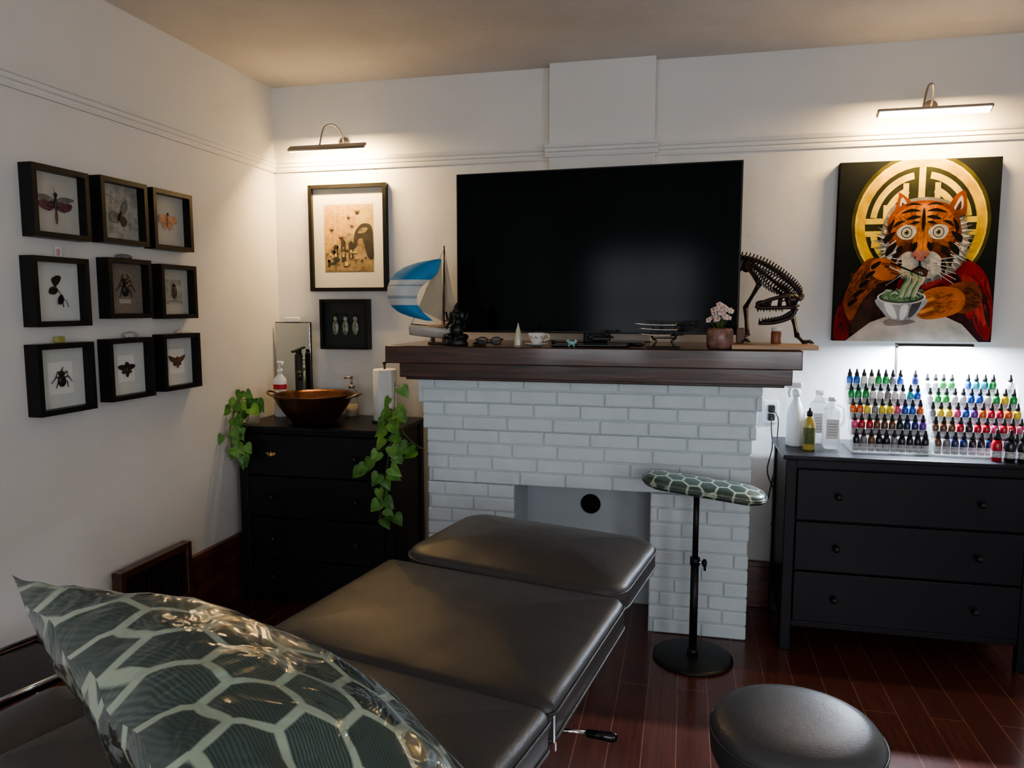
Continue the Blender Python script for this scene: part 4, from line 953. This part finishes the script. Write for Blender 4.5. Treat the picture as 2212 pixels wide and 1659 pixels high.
# flower pot
r = thing('flower_pot', 'pink stone pot with pale pink blossoms', 'flower pot', (.150, 3.50, MZ))
b = MB(); b.lathe([(.001, 0), (.05, 0), (.058, .01), (.060, .05), (.058, .085), (.05, .094), (.046, .09), (.046, .07), (.001, .068)], M('rose_stone', (.22, .12, .10), .35, var=.6, vscale=26, detail=8), seg=32, cap=False)
b.lathe([(.001, 0), (.045, 0), (.001, .001)], soilm, (0, 0, .08), 24); b.done('pot', r)
b = MB(); pk = M('blossom_pink', (.68, .48, .48), .6, var=.1); pk2 = M('blossom_white', (.74, .66, .62), .6, var=.05); R2 = random.Random(4)
st = MB()
for k in range(26):
    a = R2.uniform(0, 6.28); rr = R2.uniform(.0, .06); z = .125+R2.uniform(0, .06)+(.02 if rr < .03 else 0)
    c = Vector((rr*math.cos(a), rr*math.sin(a)*.7, z)); st.tube([(c.x*.2, c.y*.2, .08), c], .0012, stemm, 4)
    nrm = Vector((c.x*8, -.6+c.y*4, .5)).normalized()
    e1 = nrm.orthogonal().normalized(); e2 = nrm.cross(e1)
    for q in range(5):
        d = e1*math.cos(q*1.2566)+e2*math.sin(q*1.2566)
        b.ell(c+d*.009, (.0075, .0075, .004), pk if (k+q) % 3 else pk2, rot=nrm.to_track_quat('Z', 'Y').to_euler(), u=8, v=5)
    b.ell(c+nrm*.003, (.003, .003, .003), brass, u=6, v=4)
st.done('stem', r); b.done('blossoms', r, 'pale pink and white blossoms')
# board + dino
b = MB(); b.box((0, 0, .011), (.365, .21, .020), lightwood, .003); b.done('wooden_board', None, 'thin light wooden board lying on the mantel end', 'board', (.382, 3.545, MZ))
BZ = MZ+.0225
dn = thing('dinosaur_skeleton', 'dark brown tyrannosaur skeleton model with open jaws', 'dinosaur model', (.40, 3.60, BZ))
DO = Vector((.40, 3.60, BZ))
def dr(p): return Vector(p)-DO
sp = catmull([dr(p) for p in [(.05, 3.96, 1.86), (.15, 3.92, 1.89), (.26, 3.88, 1.90), (.35, 3.80, 1.865), (.42, 3.74, 1.815), (.475, 3.67, 1.76), (.505, 3.61, 1.71), (.492, 3.56, 1.68)]], 6, False)
b = MB(); b.tube(sp, .008, bonem, 8)
for i in range(1, len(sp)-1):
    t = (sp[i+1]-sp[i-1]).normalized(); f_ = i/len(sp); s_ = .55+.6*math.sin(math.pi*f_)
    up = Vector((.25, .0, 1)); up = (up-t*up.dot(t)).normalized()
    b.ell(sp[i], (.013*s_, .013*s_, .008), bonem, rot=t.to_track_quat('Z', 'Y').to_euler(), u=8, v=5)
    b.tube([sp[i], sp[i]+up*.024*s_], [.005, .0035], bonem, 5)
    sd = t.cross(up)
    for s in (-1, 1): b.tube([sp[i], sp[i]+sd*s*.018*s_+up*.004], [.0035, .0025], bonem, 4)
b.done('spine', dn)
b = MB()
for i in range(15, 34):
    if i >= len(sp)-1: break
    t = (sp[i+1]-sp[i-1]).normalized(); up = Vector((.25, 0, 1)); up = (up-t*up.dot(t)).normalized(); sd = t.cross(up); L_ = .062*math.sin(math.pi*(i-11)/26)
    for s in (-1, 1): b.tube(catmull([sp[i], sp[i]+sd*s*L_*.6-up*L_*.35, sp[i]+sd*s*L_*.6-up*L_*1.1, sp[i]+sd*s*L_*.1-up*L_*1.5], 4, False), .0036, bonem, 5)
for s in (-1, 1): b.ell(dr((.27+.02*s, 3.87, 1.86)), (.028, .012, .04), bonem, rot=(0, .4, 0))
b.tube([dr((.40, 3.74, 1.74)), dr((.45, 3.68, 1.70)), dr((.475, 3.63, 1.665))], .007, bonem, 6)
b.done('rib_cage', dn)
b = MB(); S = dr((.40, 3.53, 1.655))
for s in (-1, 1):
    for seq, rr in (([(.085, .0, .030), (.04, s*.022, .045), (-.02, s*.018, .035), (-.085, s*.010, .010)], .0085), ([(.085, 0, .0), (.05, s*.028, -.004), (-.03, s*.020, -.006), (-.09, s*.010, -.008)], .0085),
                    ([(.04, s*.022, .045), (.045, s*.026, -.002)], .008), ([(.01, s*.021, .042), (.005, s*.024, -.004)], .007), ([(-.035, s*.017, .032), (-.04, s*.019, -.006)], .007), ([(-.085, s*.010, .012), (-.093, s*.008, -.008)], .008)):
        b.tube(catmull([S+Vector(q) for q in seq], 4, False) if len(seq) > 2 else [S+Vector(q) for q in seq], rr, bonem, 8)
    for k in range(9):
        x = -.088+k*.013; b.tube([S+Vector((x, s*(.012+.0011*k), -.008)), S+Vector((x+.002, s*(.012+.0011*k), -.008-.018+.004*(k % 2)))], [.0035, .0006], bonem, 5)
b.ell(S+Vector((-.07, 0, .012)), (.028, .013, .016), bonem); b.ell(S+Vector((.06, 0, .03)), (.034, .026, .026), bonem)
b.done('skull', dn)
b = MB(); S2 = S+Vector((0, 0, -.035))
for s in (-1, 1):
    b.tube(catmull([S2+Vector(q) for q in [(.075, s*.024, .026), (.055, s*.022, -.012), (-.01, s*.015, -.036), (-.08, s*.006, -.040)]], 4, False), .009, bonem, 8)
    b.tube(catmull([S2+Vector(q) for q in [(.06, s*.022, .012), (.01, s*.016, -.016), (-.06, s*.008, -.030)]], 4, False), .006, bonem, 8)
    for k in range(8):
        x = -.078+k*.013; z = -.032+.0017*k; b.tube([S2+Vector((x, s*(.007+.0011*k), z)), S2+Vector((x, s*(.007+.0011*k), z+.015))], [.003, .0006], bonem, 5)
b.done('jaw', dn)
for s, pts in ((1, [(.28, 3.84, 1.86), (.335, 3.74, 1.76), (.28, 3.80, 1.65), (.285, 3.70, 1.52), (.25, 3.62, BZ+.009)]), (-1, [(.31, 3.86, 1.86), (.49, 3.72, 1.70), (.485, 3.70, 1.61), (.495, 3.60, 1.52), (.515, 3.54, BZ+.009)])):
    b = MB(); P = [dr(p) for p in pts]
    for i in range(4): b.tube([P[i], P[i].lerp(P[i+1], .15), P[i].lerp(P[i+1], .5), P[i].lerp(P[i+1], .85), P[i+1]], [.014, .012, .009, .011, .013] if i < 3 else [.010, .008, .007, .008, .009], bonem, 8)
    for a in (-.5, 0, .5): b.tube([P[4], P[4]+Vector((.03*math.cos(a-.9), .03*math.sin(a-.9), .006)), P[4]+Vector((.045*math.cos(a-.9), .045*math.sin(a-.9), -.005))], [.008, .007, .002], bonem, 6)
    b.done('leg', dn)
for s in (-1, 1):
    b = MB(); p = dr((.46, 3.68, 1.72)); b.tube([p, p+Vector((.005+s*.02, -.03, -.035)), p+Vector((-.01+s*.025, -.06, -.045))], [.005, .004, .002], bonem, 6); b.done('arm', dn)
b = MB(); b.box((0, 0, .035), (.035, .03, .07), M('brown_box', (.12, .06, .03), .5), .003); b.done('wooden_box', None, 'small dark wooden box on the light board', 'box', (.245, 3.60, BZ))
r = thing('spice_jar', 'small jar with white lid and amber contents', 'jar', (.405, 3.61, BZ))
b = MB(); b.lathe([(.001, 0), (.022, 0), (.023, .004), (.023, .05), (.019, .056), (.001, .056)], M('amber_label', (.25, .09, .05), .4), seg=24); b.done('body', r); b = MB(); b.lathe([(.001, .056), (.021, .056), (.021, .072), (.001, .073)], paper, seg=24); b.done('lid', r)

# ------------------------------------------------------------------ right dresser items
RT = .96
caps = M('black_cap', (.012, .012, .012), .35)
INK = {'blue': (.02, .09, .40), 'teal': (.02, .30, .35), 'green': (.03, .28, .07), 'lime': (.25, .45, .05), 'yellow': (.75, .55, .04), 'orange': (.60, .12, .02), 'red': (.42, .015, .03), 'pink': (.6, .08, .2), 'purple': (.12, .03, .28), 'black': (.015, .015, .018), 'grey': (.2, .2, .22), 'white': (.75, .75, .75), 'brown': (.14, .06, .03), 'navy': (.02, .03, .12)}
imats = {k: M('ink_'+k, v, .22, var=.1, coat=.3) for k, v in INK.items()}
labm = M('bottle_label_silver', (.45, .45, .47), .4, var=.4, vscale=120)
bodyme = {}; 
def bottle_mesh(c, sc=1., key=''):
    b = MB(); b.lathe([(.001, 0), (.0145, 0), (.016, .002), (.016, .058), (.013, .068), (.008, .073), (.008, .076), (.001, .076)], imats[c], seg=16, scale=(sc, sc, sc))
    b.loft([[(.01625*sc*math.cos(a), .01625*sc*math.sin(a), z*sc) for a in [2*math.pi*k/16 for k in range(16)]] for z in (.014, .036)], labm, True, False)
    o = b.done('ink_bottle_master'); me = o.data; bpy.data.objects.remove(o); return me
def cap_mesh(sc=1.):
    b = MB(); b.lathe([(.001, .072), (.0105, .072), (.0105, .084), (.008, .088), (.005, .104), (.003, .108), (.001, .108)], caps, seg=14, scale=(sc, sc, sc)); o = b.done('cap_master'); me = o.data; bpy.data.objects.remove(o); return me
for c in INK: bodyme[c] = bottle_mesh(c)
capme = cap_mesh()
def put_bottle(x, y, z, c, bm_=None, cm_=None, grp='tattoo ink bottles on the stepped rack', lbl=None):
    o = bpy.data.objects.new('ink_bottle', bm_ or bodyme[c]); COL.objects.link(o); o.location = (x, y, z)
    o['label'] = lbl or ('small %s ink bottle with black twist cap on rack' % c); o['category'] = 'ink bottle'; o['group'] = grp
    k = bpy.data.objects.new('cap', cm_ or capme); COL.objects.link(k); k.parent = o
ROWC = [['black', 'black', 'navy', 'black', 'grey', 'black', 'brown', 'black', 'grey', 'navy', 'black'],
        ['navy', 'red', 'purple', 'pink', 'red', 'red', 'pink', 'brown', 'brown', 'red', 'black'],
        ['blue', 'purple', 'orange', 'red', 'orange', 'red', 'yellow', 'grey', 'yellow', 'red', 'pink'],
        ['teal', 'blue', 'white', 'green', 'yellow', 'green', 'lime', 'white', 'green', 'grey', 'white'],
        ['blue', 'navy', 'teal', 'green', 'blue', 'white', 'teal', 'white', 'green', 'green', 'grey']]
def rack(x0, w, y0, tiers, ncol, lbl, sd, dz=.066, dy=.052):
    rk = thing('ink_rack', lbl, 'display rack', (x0+w/2, y0, RT))
    b = MB()
    for t in range(tiers):
        z = .006+t*dz; y = t*dy
        b.box((0, y, z), (w, dy, .004), acryl, .0008)
        b.box((0, y-dy/2+.002, z+.014), (w, .003, .022), acryl, .0008)
        if t: b.box((0, y-dy/2, z-dz/2+.004), (w, .003, dz-.004), acryl, .0008)
    for s in (-1, 1):
        P = [(s*w/2, -dy/2, 0), (s*w/2, (tiers-.5)*dy, 0), (s*w/2, (tiers-.5)*dy, tiers*dz+.02), (s*w/2, (tiers-1.2)*dy, tiers*dz+.02), (s*w/2, -dy/2, .05)]
        b.prism(P, (-s*.004, 0, 0), acryl)
    b.done('shelf_tiers', rk, 'clear acrylic stepped shelves')
    rr = random.Random(sd)
    for t in range(tiers):
        for c in range(ncol):
            if t == tiers-1 and rr.random() < .12: continue
            x = x0+.022+(w-.044)*c/(ncol-1)
            cols = ROWC[t]; col = cols[(c+sd*3+rr.randint(0, 1)) % len(cols)]
            put_bottle(x+rr.uniform(-.001, .001), y0+t*dy, RT+.0085+t*dz, col)
rack(.785, .345, 3.79, 5, 10, 'clear stepped rack full of small ink bottles', 1, .067)
rack(1.140, .405, 3.79, 5, 11, 'clear stepped rack of colourful ink bottles under lamp', 2, .063)
big = bottle_mesh('black', 1.35); bigr = bottle_mesh('red', 1.35); bcap = cap_mesh(1.35)
for i, (x, y, m_, c) in enumerate(((1.375, 3.715, bigr, 'red'), (1.425, 3.705, big, 'black'), (1.475, 3.70, big, 'black'), (1.52, 3.715, big, 'black'))):
    put_bottle(x, y-.015, RT+.001, c, m_, bcap, 'larger ink bottles at dresser edge', 'larger %s ink bottle standing at the dresser edge' % c)
# desk lamp
r = thing('desk_lamp', 'slim black led bar lamp behind the ink bottles', 'lamp', (1.04, 4.09, RT))
b = MB(); b.box((0, 0, .008), (.10, .08, .016), blackm, .004); b.done('base', r)
b = MB(); b.box((0, 0, .26), (.014, .012, .50), blackm, .002); b.done('pole', r)
b = MB(); b.box((.155, -.06, .505), (.34, .035, .014), blackm, .004); b.box((0, -.03, .505), (.016, .08, .012), blackm, .003); b.done('lamp_head', r)
b = MB(); b.box((.165, -.06, .4965), (.30, .024, .003), M('cool_led', (.9, .95, 1), .5, emis=20, ecol=(.85, .93, 1)), 0); b.done('led_strip', r, 'glowing cool white led strip')
l = bpy.data.lights.new('desk_light', 'AREA'); l.shape = 'RECTANGLE'; l.size = .30; l.size_y = .03; l.energy = 72; l.color = (.74, .85, 1)
o = bpy.data.objects.new('desk_light', l); COL.objects.link(o); o.location = (1.205, 4.03, RT+.488); o.rotation_euler = (math.radians(2), 0, 0)
# spray bottle
r = thing('spray_bottle', 'white plastic trigger spray bottle', 'spray bottle', (.545, 3.90, RT))
b = MB(); b.lathe([(.001, 0), (.040, 0), (.044, .006), (.044, .14), (.040, .175), (.025, .215), (.016, .235), (.016, .25), (.001, .25)], white, seg=32); b.done('body', r)
b = MB(); b.lathe([(.001, .25), (.020, .25), (.020, .275), (.012, .285), (.001, .285)], white, seg=20); b.box((-.015, -.005, .305), (.075, .024, .03), white, .008, seg=3); b.cyl((-.05, -.005, .305), (-.062, -.005, .305), .009, white); b.tube(catmull([(-.03, -.005, .292), (-.038, -.005, .27), (-.034, -.005, .245)], 4, False), .006, white, 8); b.done('trigger_head', r)
r = thing('amber_bottle', 'slim bottle of yellow liquid with black cap', 'bottle', (.595, 3.80, RT))
b = MB(); b.lathe([(.001, 0), (.026, 0), (.028, .004), (.028, .125), (.02, .15), (.011, .158), (.011, .168), (.001, .168)], M('yellow_soap', (.42, .33, .08), .15), seg=28); b.done('body', r)
b = MB(); b.lathe([(.001, .165), (.014, .165), (.014, .185), (.006, .192), (.004, .205), (.001, .205)], blackm, seg=18); b.done('cap', r)
b = MB(); b.loft([[(.0285*math.cos(a), .0285*math.sin(a), z) for a in [math.radians(180+180*k/14) for k in range(15)]] for z in (.03, .11)], M('green_label', (.10, .12, .03), .5, var=.3, vscale=60), True, False, False); b.done('label_sticker', r, 'dark green label')
for (x, y, s, lb) in ((.665, 3.98, 1., 'tall translucent plastic jug with handle'), (.700, 3.83, .95, 'translucent plastic jug with white label')):
    r = thing('plastic_jug', lb, 'jug', (x, y, RT))
    b = MB(); b.box((0, 0, .11*s), (.085*s, .07*s, .215*s), jugm, .022, seg=4, smooth=True); b.lathe([(.03, .21), (.018, .235), (.016, .25)], jugm, (0, 0, .003), 20, scale=(s, s, s), cap=False)
    b.tube(catmull([(.02*s, 0, .23*s), (.055*s, 0, .215*s), (.058*s, 0, .15*s), (.042*s, 0, .12*s)], 4, False), .007, jugm, 8); b.done('body', r)
    b = MB(); b.cyl((0, 0, .25*s), (0, 0, .272*s), .019*s, white); b.done('cap', r)
    b = MB(); b.box((0, -.0355*s, .11*s), (.06*s, .001, .10*s), paper, 0)
    for q in range(5): b.box((0, -.0365*s, (.08+.014*q)*s), (.044*s, .0006, .003), gprint, 0)
    b.done('label_sticker', r, 'white printed label')
r = thing('wall_outlet', 'white outlet plate with black plugs and hanging cords', 'outlet', (.455, YB-.001, 1.02))
b = MB(); b.box((0, -.004, .07), (.075, .007, .12), white, .003); b.done('plate', r)
b = MB(); b.box((0, -.025, .09), (.035, .04, .04), blackm, .005); b.box((0, -.025, .045), (.035, .04, .035), blackm, .005)
b.tube(catmull([(0, -.045, .045), (.0, -.06, -.02), (.01, -.035, -.12), (-.01, -.03, -.25), (.03, -.03, -.38), (.02, -.03, -.55)], 6, False), .003, blackm, 6)
b.tube(catmull([(0, -.045, .09), (.03, -.06, .05), (.035, -.03, -.05), (.03, -.03, -.2), (.0, -.03, -.40)], 6, False), .003, blackm, 6)
b.done('power_cord', r, 'black plugs and cords')

# ------------------------------------------------------------------ lights
def area(name, loc, rot, sx, sy, e, col):
    l = bpy.data.lights.new(name, 'AREA'); l.shape = 'RECTANGLE'; l.size = sx; l.size_y = sy; l.energy = e; l.color = col
    o = bpy.data.objects.new(name, l); COL.objects.link(o); o.location = loc; o.rotation_euler = rot
for (u0, u1, z0, z1) in WF: area('window_daylight', ((u0+u1)/2, YF-.09, (z0+z1)/2), (math.pi/2, 0, 0), u1-u0, z1-z0, 62, (.90, .95, 1))
for (u0, u1, z0, z1) in WR: area('window_daylight', (XR+.09, (u0+u1)/2, (z0+z1)/2), (math.pi/2, 0, math.pi/2), u1-u0, z1-z0, 62, (.90, .95, 1))
w = bpy.data.worlds.new('world'); scene.world = w; w.use_nodes = True
sky = w.node_tree.nodes.new('ShaderNodeTexSky'); sky.sky_type = 'HOSEK_WILKIE'
w.node_tree.links.new(sky.outputs[0], w.node_tree.nodes['Background'].inputs[0]); w.node_tree.nodes['Background'].inputs[1].default_value = .4

# ------------------------------------------------------------------ camera
psi = math.radians(13.2); th = math.radians(6.0)
sp_, cp, st0, ct = math.sin(psi), math.cos(psi), math.sin(th), math.cos(th)
f = Vector((-sp_*ct, cp*ct, -st0)); r_ = Vector((cp, sp_, 0)); u_ = Vector((-sp_*st0, cp*st0, ct))
cam = bpy.data.cameras.new('camera'); co = bpy.data.objects.new('camera', cam); COL.objects.link(co)
co.matrix_world = Matrix(((r_.x, u_.x, -f.x, 0), (r_.y, u_.y, -f.y, 0), (r_.z, u_.z, -f.z, 1.656), (0, 0, 0, 1)))
cam.sensor_width = 36; cam.lens = 26.04; cam.clip_start = .02
scene.camera = co
scene.view_settings.view_transform = 'AgX'
try: scene.view_settings.look = 'AgX - Medium High Contrast'
except Exception: pass
scene.view_settings.exposure = 0.0
